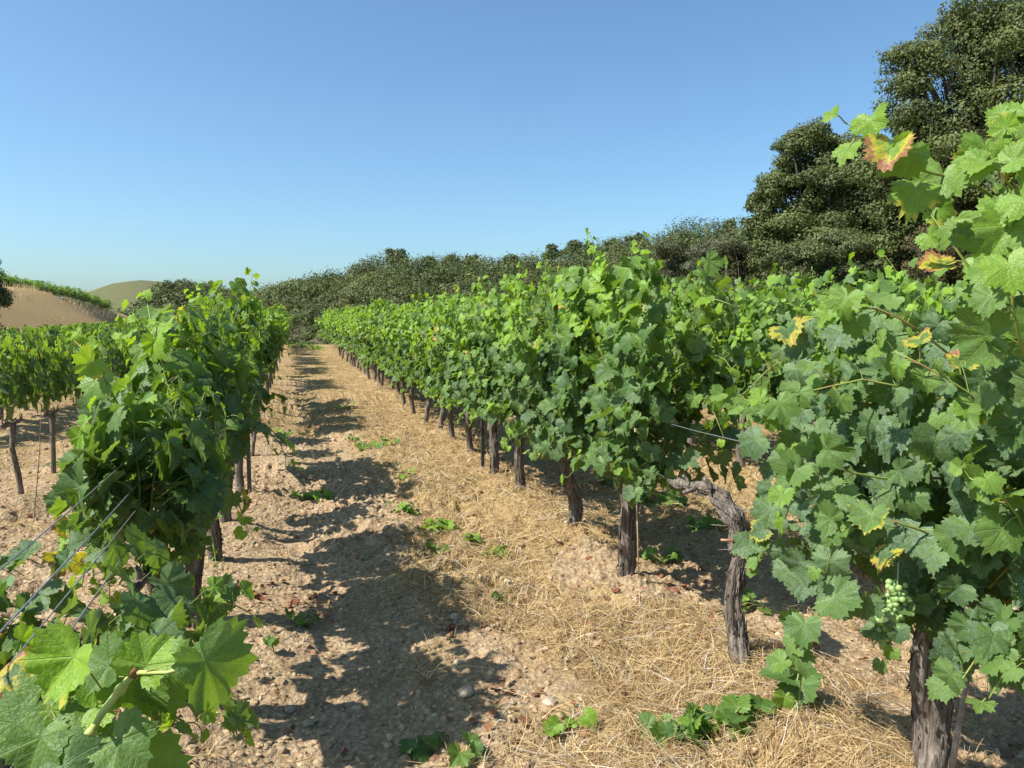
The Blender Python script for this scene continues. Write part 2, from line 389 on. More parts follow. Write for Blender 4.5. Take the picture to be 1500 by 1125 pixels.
def leaf_template(lod, seed):
    rg = random.Random(seed); n = {0: 46, 1: 20, 2: 8, 3: 5}[lod]
    th, r = leaf_outline(n, lod == 0, rg)
    fold = rg.uniform(.05, .75); droop = rg.uniform(.05, .95); cup = rg.uniform(-.35, .65); rip = rg.uniform(.02, .06); sk = rg.uniform(-.35, .35); ph = rg.uniform(0, 6)
    def zf(x, y):
        rr_ = np.hypot(x, y); a = np.arctan2(y, x)
        return fold*np.abs(y)*.7 - droop*(np.clip(x, -.2, 2)**2)*.55 - cup*rr_**2*.6 + rip*rr_*np.sin(a*6.9+ph) + rip*.8*rr_**2*np.sin(a*13+ph*2) + sk*x*y + rip*.5*np.sin(x*9+ph)*np.sin(y*8+ph*1.7)
    pts = [np.zeros((1, 2))]
    rings = (.34, .70, 1.0) if lod == 0 else (1.0,)
    for k in rings: pts.append(np.stack([np.cos(th)*r*k, np.sin(th)*r*k], -1))
    xy = np.concatenate(pts); V = np.column_stack([xy, zf(xy[:, 0], xy[:, 1])])
    i = np.arange(n); j = (i+1) % n; keep = np.ones(n, bool); keep[n-1] = False     # open at the stalk notch
    fs = [np.stack([np.zeros(n, int), 1+i, 1+j], -1)[keep]]
    for k in range(len(rings)-1):
        a0 = 1+k*n; a1 = 1+(k+1)*n
        fs.append(np.stack([a0+i, a1+i, a1+j, a0+j], -1)[keep])
    return V, fs
TPL = {l: [leaf_template(l, 100*l+s) for s in range({0: 18, 1: 9, 2: 5, 3: 4}[l])] for l in (0, 1, 2, 3)}
def add_leaves(g, lod, pos, tip, nor, size, tint):
    """pos (n,3) stalk end; tip direction; face normal; size; tint (n,4)"""
    pos = np.asarray(pos, float); nor = nrm(np.asarray(nor, float)); tip = np.asarray(tip, float)
    tip = nrm(tip - (tip*nor).sum(-1, keepdims=True)*nor); side = np.cross(nor, tip)
    size = np.asarray(size, float); tint = np.asarray(tint, float); ts = TPL[lod]
    pick = np.random.default_rng(len(pos)+5).integers(0, len(ts), len(pos))
    for k, (V, fs) in enumerate(ts):
        s = np.where(pick == k)[0]
        if not len(s): continue
        W = pos[s][:, None, :] + size[s][:, None, None]*(V[None, :, 0:1]*tip[s][:, None, :] + V[None, :, 1:2]*side[s][:, None, :] + V[None, :, 2:3]*nor[s][:, None, :])
        m = len(V); of = (np.arange(len(s))*m)[:, None, None]
        F_ = [(f[None]+of).reshape(-1, f.shape[1]) for f in fs]
        luv = np.tile(np.column_stack([V[:, :2], np.zeros(m)]), (len(s), 1))
        g.add(W.reshape(-1, 3), F_, luv=luv, tint=np.repeat(tint[s], m, 0))

# ---------------------------------------------------------------- grapevine parts
def grow_shoot(r, start, d, length, step=.062, grav=.35, wander=.22, xlim=.42):
    p = np.array(start, float); d = nrm(np.array(d, float)); pts = [p.copy()]; n = int(length/step)
    for i in range(n):
        t = i/max(n, 1)
        d = d + r.normal(0, wander, 3)*step*6 - np.array([0, 0, grav*t*step*6])
        if abs(p[0]) > xlim: d[0] -= np.sign(p[0])*.16
        d = nrm(d); p = p+d*step; pts.append(p.copy())
    return np.array(pts)
def shoot_leaves(r, pts, L, size0=.074, young0=0., dry=.10, petiole=.075, cx=0.0, top=2.0, dens=1.0, faceb=(0, 0, 0)):
    """adds leaves along one shoot to lists L"""
    n = len(pts)
    for i in range(1, n):
        t = i/(n-1)
        for rep in range(2 if r.random() < .55*dens else 1):
            p = pts[i]; out = np.array([np.sign(p[0]-cx+r.normal(0, .10))*(.75), 0, 0]); dr = nrm(out+r.normal(0, .75, 3)+np.array([0, 0, .35]))
            pl = petiole*r.uniform(.5, 1.3)*(1 if rep == 0 else 1.5)*(1-.55*t)
            q_ = p+dr*pl
            s = size0*r.uniform(.62, 1.16)*(1-.50*t**2.6)*(1 if rep == 0 else .8)
            nor = np.array([out[0]*.85, 0, .62])+r.normal(0, .48, 3)+np.array(faceb)
            tipd = np.array([0, 0, -.8])+dr*.8+r.normal(0, .35, 3)
            yg = np.clip(young0+.9*t**1.7*r.uniform(.6, 1.2)+.38*np.clip((q_[2]-1.0)/.9, -0.2, 1)+r.normal(0, .11), 0, 1)
            du = np.clip((1-yg)*r.uniform(.1, 1.0)*np.clip(1.25-.55*q_[2], .15, 1), 0, 1)
            dd = r.random(); dv = .66*r.uniform(.5, 1.1) if dd < dry else (.32*r.random() if dd < dry*4 else 0)
            L['p'].append(q_); L['t'].append(tipd); L['n'].append(nor); L['s'].append(s); L['c'].append((yg, r.random(), dv, du)); L['st'].append((p, q_))
def canopy(seed, lod, H=1.95, z0=.70, half=.55, n=17, width=.30, dry=.06, low=.25, xlim=.40, x_off=0.0, dens=1.0, dusty=0.0, yg_=1.0, faceb=(0, 0, 0), size0=.074):
    """returns leaf lists and shoot polylines for one metre of row (row runs along Y, trunk at the origin)"""
    r = np.random.default_rng(seed); L = {k: [] for k in ('p', 't', 'n', 's', 'c', 'st')}; shoots = []
    for i in range(n):
        y = -half+2*half*(i+r.random())/n; f = r.random()
        st = np.array([x_off+r.normal(0, .04), y, z0+r.uniform(-.02, .05)])
        if f < low:
            sg = -1 if r.random() < .5 else 1
            pts = grow_shoot(r, st, (sg*.9, r.normal(0, .3), .5), r.uniform(.35, .65), grav=.95, xlim=xlim)
        else:
            tall = 1.12 if r.random() < .16 else 1.0
            pts = grow_shoot(r, st, (r.normal(0, width), r.normal(0, .16), 1), (H-z0)*r.uniform(.62, 1.04)*tall, grav=.12+.3*r.random(), wander=.16, xlim=xlim)
        shoots.append(pts); shoot_leaves(r, pts, L, dry=dry, cx=x_off, dens=dens, faceb=faceb, size0=size0)
    m = int(n*12.5*dens); cy_ = r.uniform(-half, half, 7); cz_ = r.uniform(.1, .85, 7); hw = min(xlim, width*1.0+.04)
    for i in range(m):                       # side-shoot leaves filling the wall of foliage
        ci = r.integers(7); z = z0+(H-z0)*np.clip(r.normal(cz_[ci], .17) if r.random() < .7 else r.random()*.85, .02, .93); k = 1-.45*((z-z0)/(H-z0))**2
        x = x_off+r.choice([-1, 1])*hw*k*math.sqrt(r.random()); p = np.array([x, np.clip(r.normal(cy_[ci], .15), -half-.1, half+.1), z]); sg = 1 if x > x_off else -1
        yg = np.clip(.40*np.clip((z-1.0)/.9, -.2, 1)+r.normal(.05, .16), 0, 1); dd = r.random()
        dv = .64*r.uniform(.5, 1.1) if dd < dry*.7 else 0
        L['p'].append(p); L['t'].append(np.array([sg*.5, r.normal(0, .5), -.8])); L['n'].append(np.array([sg*.9, 0, .6])+r.normal(0, .45, 3)+np.array(faceb))
        L['s'].append(size0*r.uniform(.55, 1.12)); L['c'].append((yg, r.random(), dv, np.clip((1-yg)*r.random()*np.clip(1.25-.5*z, .15, 1), 0, 1))); L['st'].append((p-np.array([sg*.05, 0, .03]), p))
    L['c'] = [(a*yg_, b, c, min(1, d+dusty*max(0, 1-a)*r.random()*1.3)) for a, b, c, d in L['c']]
    return L, shoots
def foliage_mesh(name, L, lod, keep=1.0, grow=1.0):
    g = Geo(); idx = np.arange(len(L['p']))
    if keep < 1: idx = idx[np.random.default_rng(3).random(len(idx)) < keep]
    A = {k: np.array([L[k][i] for i in idx], float) for k in ('p', 't', 'n', 's', 'c')}
    add_leaves(g, lod, A['p'], A['t'], A['n'], A['s']*grow, A['c'])
    return g.mesh(name)
def shoots_mesh(name, shoots, L=None, r0=.0042, stalks=True):
    g = Geo()
    for s in shoots:
        tube(g, s, np.linspace(r0, r0*.4, len(s)), 5)
    if L is not None and stalks:
        for a, b in L['st']: tube(g, [a, (a+b)/2+np.array([0, 0, .006]), b], [.0016, .0014, .0012], 3, cap=False)
    return g.mesh(name)
def bark_flakes(g, pts, rad, n, r):
    k = len(pts)
    for _ in range(n):                        # peeling stringy strips
        i = r.integers(1, k-6); a = r.random()*6.28; m = int(r.integers(3, 6)); q_ = []
        for j in range(m):
            R_ = rad[i+j]*(1.02+.10*r.random()+(.25*r.random() if j in (0, m-1) else 0)); q_.append(pts[i+j]+np.array([math.cos(a)*R_, math.sin(a)*R_, 0])); a += r.normal(0, .06)
        tube(g, np.array(q_), np.linspace(.0032, .0014, m)*r.uniform(.7, 1.8), 4)
def trunk_mesh(name, seed, H=.66, r0=.045, hi=False, lean=(0, 0), path=None, arms=True, half=.45):
    r = np.random.default_rng(seed+500); g = Geo()
    if path is None:
        path = [(0, 0, -.08), (r.normal(0, .015), r.normal(0, .02), .0), (lean[0]*.4+r.normal(0, .025), lean[1]*.4+r.normal(0, .03), H*.35), (lean[0]*.8+r.normal(0, .025), lean[1]*.8+r.normal(0, .03), H*.7), (lean[0], lean[1], H)]
    n = 44 if hi else 9; pts = spline(path, n)
    t = np.linspace(0, 1, n); rad = r0*(1.0+.55*np.exp(-t*16)*1.0-.12*t+.32*np.exp(-((t-1)/.09)**2))
    tube(g, pts, rad, 40 if hi else 8, seed=seed, fib=.30 if hi else .12)
    if hi: bark_flakes(g, pts, rad, 90, r)
    if arms:
        hx = pts[-1]
        for sg in (-1, 1):
            L = half*r.uniform(.8, 1.0)
            ap = spline([hx+np.array([0, 0, -.03]), hx+np.array([r.normal(0, .02), sg*.10, .025]), hx+np.array([r.normal(0, .02), sg*L*.6, .03]), hx+np.array([0, sg*L, .035])], 20 if hi else 6)
            tube(g, ap, np.linspace(r0*.72, r0*.34, len(ap)), 16 if hi else 6, seed=seed+3, fib=.22 if hi else .1)
            for k in range(3):
                b = ap[int((k+1)*len(ap)/4)]; tube(g, [b, b+np.array([r.normal(0, .01), r.normal(0, .01), .035]), b+np.array([r.normal(0, .02), 0, .06])], [.012, .010, .008], 6)
    return g.mesh(name)
ICO = None
def ico():
    global ICO
    if ICO is None:
        import bmesh
        b = bmesh.new(); bmesh.ops.create_icosphere(b, subdivisions=1, radius=1); V = np.array([v.co[:] for v in b.verts]); Fc = np.array([[v.index for v in f.verts] for f in b.faces]); b.free()
        b = bmesh.new(); bmesh.ops.create_icosphere(b, subdivisions=2, radius=1); V2 = np.array([v.co[:] for v in b.verts]); F2 = np.array([[v.index for v in f.verts] for f in b.faces]); b.free()
        ICO = (V, Fc, V2, F2)
    return ICO
def grapes_mesh(name, seed, n=85, R=.0085, L=.13):
    r = np.random.default_rng(seed); g = Geo(); V, Fc, V2, F2 = ico()
    for i in range(n):
        t = r.random()**.8; w_ = .033*(1-t*.65)*math.sqrt(r.random()); a = r.random()*6.28
        c = np.array([math.cos(a)*w_, math.sin(a)*w_, -t*L])
        g.add(V2*R*r.uniform(.75, 1.15)+c, [F2])
    tube(g, [(0, 0, .05), (0, 0, -.02), (0, 0, -L)], .002, 5)
    return g.mesh(name)

LONG = {1: 'second', 2: 'third', 3: 'fourth', 4: 'fifth', 5: 'sixth', 6: 'seventh', 7: 'eighth', 8: 'ninth'}
print('start vines')
# shared meshes for the repeats
MID = []; FAR = []; TR_MID = []; VFAR = []
for k in range(6):
    L, sh = canopy(900+k, 1, H=1.96+.16*(k % 3-1), n=22, dry=.05, z0=.66, low=.28, half=.54); MID.append((foliage_mesh('vine_foliage', L, 1, grow=1.06), shoots_mesh('vine_shoots', sh, None)))
    TR_MID.append(trunk_mesh('vine_trunk', 40+k, hi=False, r0=.040, lean=(random.uniform(-.05, .05), random.uniform(-.06, .06))))
for k in range(5):
    L, sh = canopy(950+k, 2, H=1.98+.10*(k % 3-1), n=20, dry=.04, z0=.66, low=.28, half=.54); FAR.append(foliage_mesh('vine_foliage', L, 2, keep=.8, grow=1.22))
LFT = []
for k in range(4):
    L, sh = canopy(970+k, 1, H=1.86+.10*(k % 3-1), n=21, dry=.05, z0=.90, low=.04, width=.18, half=.36, xlim=.21, x_off=.0); LFT.append((foliage_mesh('vine_foliage', L, 1, grow=1.06), foliage_mesh('vine_foliage', L, 2, keep=.8, grow=1.2), shoots_mesh('vine_shoots', sh, None)))
LOW = []
for k in range(4):
    L, sh = canopy(930+k, 1, H=1.50, n=17, dry=.05, z0=.80, low=.3, half=.46, dens=.75); LOW.append((foliage_mesh('vine_foliage', L, 1, grow=1.06), foliage_mesh('vine_foliage', L, 2, keep=.8, grow=1.2), shoots_mesh('vine_shoots', sh, None)))
VF_L = [canopy(980+k, 3, H=2.0, n=13, dry=.03)[0] for k in range(4)]
HI_TR = {}
def vine(x, y, lod, label, group, seed, rz=None, s=1.0, **kw):
    z = bz(x, y)
    root = empty('grapevine', (x, y, z+kw.pop('dz', 0)), (rz if rz is not None else (0 if seed % 2 else math.pi)), s)
    tag(root, label, 'grapevine', group)
    if lod == 0:
        tk = kw.pop('trunk', {}); gr = kw.pop('grapes', []); extra = kw.pop('extra', None)
        root.rotation_euler.z = 0
        L, sh = canopy(seed, 0, **kw)
        if extra: extra(L, sh, root)
        if kw.get('dusty'):            # older, sprayed foliage
            rr0 = np.random.default_rng(seed); L['c'] = [(a*.62, b, c, min(1, d+.35*rr0.random())) for a, b, c, d in L['c']]
        link('trunk', trunk_mesh('vine_trunk', seed, hi=True, **tk), M_BARK, root)
        link('foliage', foliage_mesh('vine_foliage', L, 0), M_LEAF, root)
        link('shoots', shoots_mesh('vine_shoots', sh, L), M_CANE, root)
        for gp in gr:
            link('grape_bunch', grapes_mesh('grape_bunch', abs(int(gp[0]*100))+3), M_GRAPE, root, gp)
    elif kw.get('lowrow') is not None:
        LOWP = kw['lowrow']; k = seed % len(LOWP); link('trunk', TR_MID[(seed*5+1) % len(TR_MID)], M_BARK, root); link('foliage', LOWP[k][0 if lod == 1 else 1], M_LEAF, root)
        if lod == 1: link('shoots', LOWP[k][2], M_CANE, root)
    elif lod == 1:
        k = seed % len(MID)
        link('trunk', TR_MID[(seed*5+1) % len(TR_MID)], M_BARK, root); link('foliage', MID[k][0], M_LEAF, root); link('shoots', MID[k][1], M_CANE, root)
    else:
        link('trunk', TR_MID[(seed*5+1) % len(TR_MID)], M_BARK, root); link('foliage', FAR[seed % len(FAR)], M_LEAF, root)
    return root

# ---- rows beside the path, nearest vines modelled one by one
GR = 'grapevines in the row right of the path'; GL = 'grapevines in the row left of the path'
XR, XL = ROWS_R[0], ROWS_L[0]
def dirs(a, b): return nrm(np.array(b)-np.array(a))
def custom_shoot(L, sh, root, pts, n, seed, size=.072, young=.2, dry=.12, faceb=(0, 0, 0), cx=None, dens=.6, grow_t=1.0, pet=.07):
    off = np.array(root.location); r = np.random.default_rng(seed)
    q_ = spline([tuple(p) for p in pts], n)-off; sh.append(q_)
    shoot_leaves(r, q_, L, size0=size, young0=young*.6, dry=dry, cx=q_[:, 0].mean() if cx is None else cx-off[0], dens=dens, faceb=faceb, petiole=pet)
FC = -np.array([0.35, .93, 0])          # roughly towards the path's near end
def ex_rf(L, sh, root):
    custom_shoot(L, sh, root, [P(1560, 420, 1.75), P(1470, 300, 1.6), P(1400, 262, 1.55), P(1335, 245, 1.5), P(1290, 205, 1.5), P(1238, 180, 1.5)], 11, 1, .072, .35, .2, faceb=FC*.8, dens=.45)
    custom_shoot(L, sh, root, [P(1520, 520, 1.7), P(1440, 420, 1.7), P(1390, 350, 1.7), P(1345, 290, 1.75)], 7, 2, .06, .2, .5, faceb=FC*.5, dens=.2)
    custom_shoot(L, sh, root, [P(1560, 640, 1.5), P(1500, 520, 1.35), P(1480, 400, 1.3), P(1500, 280, 1.3)], 9, 3, .072, .35, .15, faceb=FC*.9, dens=.5)
    custom_shoot(L, sh, root, [P(1590, 560, 1.6), P(1540, 430, 1.4), P(1520, 330, 1.3), P(1490, 210, 1.3)], 9, 33, .072, .45, .15, faceb=FC*.9, dens=.8)
    for k, (u0, v0, u1, v1, d_) in enumerate([(1600, 500, 1460, 235, 1.45), (1580, 620, 1430, 340, 1.6), (1600, 420, 1480, 180, 1.5)]):
        custom_shoot(L, sh, root, [P(u0, v0, d_+.15), P((u0+u1)/2+15, (v0+v1)/2-10, d_+.05), P(u1+10, v1+25, d_), P(u1, v1, d_)], 9, 340+k, .072, .05, .08, faceb=FC*.8, dens=.9)
def ex_r0(L, sh, root):
    custom_shoot(L, sh, root, [P(1370, 900, 2.2), P(1260, 880, 2.1), P(1200, 900, 2.05), P(1180, 950, 2.0), P(1170, 1030, 2.0)], 8, 4, .072, .1, .05, faceb=FC*.6, dens=.5)
    custom_shoot(L, sh, root, [P(1420, 640, 2.3), P(1300, 560, 2.2), P(1200, 570, 2.2), P(1130, 590, 2.15), P(1065, 580, 2.2)], 10, 5, .072, .15, .18, faceb=FC*.7, dens=.5)
    custom_shoot(L, sh, root, [P(1400, 700, 2.2), P(1280, 700, 2.15), P(1190, 680, 2.1), P(1150, 760, 2.1)], 8, 6, .072, .1, .08, faceb=FC*.8, dens=.8)
    custom_shoot(L, sh, root, [P(1400, 800, 2.1), P(1300, 760, 2.05), P(1230, 780, 2.05), P(1210, 840, 2.05)], 7, 7, .072, .05, .1, faceb=FC*.8, dens=.6)
    custom_shoot(L, sh, root, [P(1440, 560, 2.1), P(1340, 480, 2.0), P(1270, 450, 2.0), P(1210, 470, 2.0)], 8, 8, .072, .2, .1, faceb=FC*.8, dens=.6)
    custom_shoot(L, sh, root, [P(1450, 860, 2.1), P(1500, 800, 1.8), P(1480, 740, 1.7), P(1420, 700, 1.7)], 8, 9, .072, .1, .1, faceb=FC*.9, dens=.8)
def grow_near(seed, n, cx, cy, ex):
    return None
vine(XR, .88, 0, 'tall foreground grapevine at the right edge of the photo, shoots arching over the sky', GR, 301, H=1.8, n=20, half=.5, xlim=.42, z0=.75, extra=ex_rf, dry=.12, dusty=.4, yg_=.8)
p0 = P(1385, 950, 2.33)
vine(XR+.06, 1.90, 0, 'bushy foreground grapevine with thick dark trunk and hanging green grapes, bottom right', GR, 302, H=1.66, n=32, half=.44, width=.38, low=.40, xlim=.46, z0=.72, faceb=tuple(FC*.35), dry=.10, dusty=.8, yg_=.75,
     trunk=dict(r0=.052, H=.64), extra=ex_r0, grapes=[tuple(P(1315, 850, 2.05)-Vector((XR+.06, 1.90, 0))), tuple(P(1300, 885, 2.1)-Vector((XR+.06, 1.90, 0))), tuple(P(1480, 900, 2.1)-Vector((XR+.06, 1.90, 0)))])
# the bare stump with its dead arm
bp = G(1085, 1000); bp.z = bz(bp.x, bp.y)
root = empty('grapevine', tuple(bp)); tag(root, 'bare leafless grapevine, a twisted stump with one dead arm bent toward its neighbour', 'grapevine', GR)
D = 3.42
tp = [bp+Vector((0, 0, -.07)), bp+Vector((.0, 0, .03)), P(1080, 930, D), P(1076, 870, D), P(1087, 810, D), P(1083, 782, D)]
g = Geo(); pts = spline([tuple(p-bp) for p in tp], 60); t_ = np.linspace(0, 1, 60)
rd = .039*(1+.75*np.exp(-t_*11)-.10*t_+.25*np.exp(-((t_-.93)/.06)**2)+.10*np.sin(t_*23)*np.sin(t_*9))
tube(g, pts, rd, 48, seed=5, fib=.36); bark_flakes(g, pts, rd, 150, np.random.default_rng(6))
ap = [P(1088, 812, D), P(1076, 768, D+.03), P(1062, 738, D+.08), P(1040, 716, D+.16), P(1008, 712, D+.36), P(982, 704, D+.52)]
pts = spline([tuple(p-bp) for p in ap], 40); t_ = np.linspace(0, 1, 40)
rd = .036*(1-.35*t_+.22*np.exp(-((t_-.35)/.12)**2)+.15*np.sin(t_*30))
tube(g, pts, rd, 36, seed=9, fib=.50); bark_flakes(g, pts, rd, 70, np.random.default_rng(8))
for (a, b, rr_) in (((1062, 738), (1048, 712), .014), ((1040, 716), (1030, 700), .016), ((1008, 712), (1000, 696), .012), ((1076, 768), (1050, 742), .012), ((1082, 800), (1068, 792), .010), ((1020, 713), (1000, 722), .014), ((1085, 800), (1098, 770), .016)):
    tube(g, spline([tuple(P(a[0], a[1], D+.1)-bp), tuple(P((a[0]+b[0])/2+3, (a[1]+b[1])/2, D+.1)-bp), tuple(P(b[0], b[1], D+.1)-bp)], 8), np.linspace(rr_, rr_*.6, 8), 10, seed=4, fib=.3)
rg = random.Random(4)
for k in range(26):     # peeling strips of bark
    i = rg.random(); a = pts[int(i*39)]+np.array([rg.gauss(0, .022), rg.gauss(0, .02), rg.gauss(0, .02)]); b = a+np.array([rg.gauss(0, .03), rg.gauss(.03, .04), rg.gauss(-.01, .02)])
    tube(g, spline([a, (a+b)/2+np.array([0, 0, rg.gauss(0, .012)]), b], 6), .0022, 4)
link('trunk', g.mesh('vine_trunk'), M_BARK, root)
g = Geo(); a = P(1056, 791, D-.03)-bp; b = P(1076, 792, D-.03)-bp; tube(g, [a, (a+b)/2, b], .006, 6)
link('clip', g.mesh('clip'), mat_simple('pale_rust', (.35, .16, .10), (.50, .28, .20), 30), root)

def ex_r1(L, sh, root):
    custom_shoot(L, sh, root, [P(960, 560, 4.3), P(1000, 480, 4.0), P(1040, 440, 3.8), P(1080, 450, 3.7)], 9, 21, .072, .3, .12, faceb=FC*.6, dens=.7)
    custom_shoot(L, sh, root, [P(940, 600, 4.4), P(990, 540, 4.1), P(1050, 520, 3.9), P(1085, 560, 3.8)], 9, 22, .072, .2, .15, faceb=FC*.6, dens=.8)
    custom_shoot(L, sh, root, [P(940, 620, 4.3), P(980, 600, 4.0), P(1030, 580, 3.8), P(1060, 640, 3.6)], 9, 24, .072, .05, .12, faceb=FC*.8, dens=.6)
    custom_shoot(L, sh, root, [P(910, 560, 4.6), P(905, 450, 4.5), P(920, 400, 4.4), P(940, 352, 4.4)], 12, 23, .072, .4, .06, faceb=FC*.3, dens=.8)
    custom_shoot(L, sh, root, [P(880, 560, 4.6), P(880, 450, 4.5), P(890, 400, 4.4), P(885, 372, 4.4)], 12, 25, .072, .3, .06, faceb=FC*.3, dens=.8)
    custom_shoot(L, sh, root, [P(900, 660, 4.4), P(920, 690, 4.2), P(960, 690, 4.1), P(950, 730, 4.1)], 6, 26, .072, .0, .05, dens=.5)
g1 = G(920, 850); g2 = G(830, 790); g3 = G(766, 728); g4 = G(720, 702)
vine(XR, g1.y, 0, 'tall grapevine with a straight furrowed trunk beside the bare stump, grapes under its leaves', GR, 303, H=1.98, n=30, half=.6, width=.34, low=.32, dry=.08, faceb=(-.2, -.25, 0),
     trunk=dict(r0=.050, H=.70, lean=(-.02, -.03)), extra=ex_r1, grapes=[(-.28, -.25, .86), (-.22, -.33, .80), (.15, -.4, .8)])
vine(XR-.02, g2.y, 0, 'grapevine right of the path, second leafy trunk behind the bare stump', GR, 304, H=1.98, n=26, half=.55, low=.34, dry=.05, faceb=(-.25, -.2, 0), trunk=dict(r0=.046, H=.72, lean=(-.03, 0)), grapes=[(-.3, -.2, .82)])
vine(XR+.02, g3.y-.02, 0, 'grapevine right of the path with leaves reaching low on its trunk, third behind the stump', GR, 305, H=2.02, n=25, half=.52, low=.35, dry=.05, faceb=(-.25, -.2, 0), trunk=dict(r0=.040, H=.70, lean=(-.05, .0)))
vine(XR-.03, g4.y+.1, 0, 'grapevine right of the path beside the short dark stake', GR, 306, H=2.0, n=23, half=.52, low=.25, dry=.05, faceb=(-.25, -.2, 0), trunk=dict(r0=.042, H=.70, lean=(.03, 0)))

# left row
def ex_lf(L, sh, root):
    pass
# foreground shoot, bottom-left corner, its leaves set one by one
root = empty('grapevine', (XL-.02, .72, bz(XL, .72))); tag(root, 'cut-back foreground grapevine in the bottom left corner, thick pale shoot with large leaves', 'grapevine', GL)
off = np.array(root.location)
link('trunk', trunk_mesh('vine_trunk', 77, H=.62, r0=.045, hi=True), M_BARK, root)
L = {k: [] for k in ('p', 't', 'n', 's', 'c', 'st')}; sh = []
def set_leaf(u, v, d, ang, s, yg, dr, du, tilt=(0, 0, 0), st=None):
    """blade joins its stalk at (u, v); tip points at ang degrees (0 right, 90 up) as seen on the photo"""
    p = np.array(P(u, v, d)); e = np.array(P(u+30*math.cos(math.radians(ang)), v-30*math.sin(math.radians(ang)), d))
    L['p'].append(p-off); L['t'].append(e-p); L['n'].append(-np.array([SY, CY, -.15])+np.array(tilt)); L['s'].append(s*(.62 if v > 1035 and u < 190 else .80)); L['c'].append((min(1, yg*1.15), random.random(), dr, du))
    if st is not None: q_ = np.array(P(*st)); L['st'].append((q_-off, p-off))
N1 = (190, 992, 1.06)
set_leaf(300, 968, 1.02, -60, .088, .34, .0, .3, (1.05, .1, .35), N1)
set_leaf(318, 962, 1.08, 60, .060, .25, .1, .1, (.2, .3, .9), N1)
set_leaf(214, 975, 1.06, 60, .060, .62, .0, .1, (0, 0, .3), N1)
set_leaf(160, 975, 1.10, 150, .062, .30, .0, .3, (.1, 0, .8), N1)
set_leaf(108, 962, 1.02, -120, .080, .78, .45, .05, (-.3, 0, .3), (150, 1010, 1.04))
set_leaf(200, 998, 1.12, -95, .082, .30, .0, .2, (0, 0, -.1), N1)
set_leaf(245, 985, 1.14, -30, .075, .38, .0, .2, (0, 0, .3), N1)
set_leaf(145, 1000, 1.16, -150, .066, .35, .0, .2, (0, 0, .3), N1)
set_leaf(60, 1010, 1.10, 100, .060, .30, .5, .2, (0, 0, .5), (40, 1100, 1.1))
set_leaf(20, 990, 1.2, 140, .060, .15, .75, .3, (0, 0, .8), (40, 1100, 1.1))
set_leaf(175, 1085, 1.00, -40, .080, .28, .0, .3, (0, 0, .9), (120, 1110, 1.05))
set_leaf(60, 1080, 1.00, -100, .085, .32, .0, .3, (0, 0, .5), (60, 1140, 1.05))
set_leaf(20, 1060, 1.05, 170, .080, .30, .0, .3, (0, 0, .5), (60, 1140, 1.05))
set_leaf(110, 1070, 1.08, 70, .075, .35, .0, .2, (0, 0, .7), (110, 1115, 1.05))
set_leaf(95, 1120, .98, -30, .080, .10, .0, .3, (0, .1, .9), (60, 1140, 1.0))
set_leaf(215, 1120, 1.05, 0, .070, .5, .0, .2, (0, 0, .6), (150, 1150, 1.0))
set_leaf(140, 1035, 1.1, 20, .05, .75, .0, .1, (0, 0, .4), (150, 1030, 1.06))
set_leaf(75, 1040, 1.15, -60, .07, .45, .0, .2, (0, 0, .4), (110, 1110, 1.1))
L2, sh2 = canopy(311, 0, H=.98, z0=.62, n=14, half=.42, low=.6, xlim=.45)
for k in L: L[k] = L[k]+L2[k]
sh = sh2+[spline([np.array(P(60, 1180, 1.02))-off, np.array(P(115, 1105, 1.04))-off, np.array(P(150, 1045, 1.05))-off, np.array(P(196, 985, 1.06))-off], 12)]
link('foliage', foliage_mesh('vine_foliage', L, 0), M_LEAF, root); link('shoots', shoots_mesh('vine_shoots', sh2, L, stalks=True), M_CANE, root)
g = Geo(); tube(g, sh[-1], np.linspace(.0065, .0048, 12), 10, wob=.15)
for q0, w0 in ((5, .0085), (9, .0078)):
    a0, b0 = sh[-1][q0], sh[-1][q0+1]; tube(g, [a0, a0+(b0-a0)*.25, a0+(b0-a0)*.5, a0+(b0-a0)*.75, b0], [.005, w0*.9, w0, w0*.85, .005], 10, wob=.12)
e0 = sh[-1][-1]; d0 = nrm(sh[-1][-1]-sh[-1][-2]); g2_ = Geo(); tube(g2_, [e0-d0*.006, e0+d0*.002, e0+d0*.008, e0+d0*.013], [.0052, .0078, .0066, .003], 10, wob=.3)
link('cut_tip', g2_.mesh('cut_tip'), mat_simple('withered_tip', (.12, .06, .03), (.30, .17, .08), 60, .8), root)
tube(g, [sh[-1][-1], np.array(P(245, 985, 1.04))-off, np.array(P(298, 971, 1.02))-off], [.0034, .0026, .0024], 8)
link('cane', g.mesh('cane'), mat_simple('pale_cane', (.34, .40, .12), (.44, .46, .17), 25, .5), root)

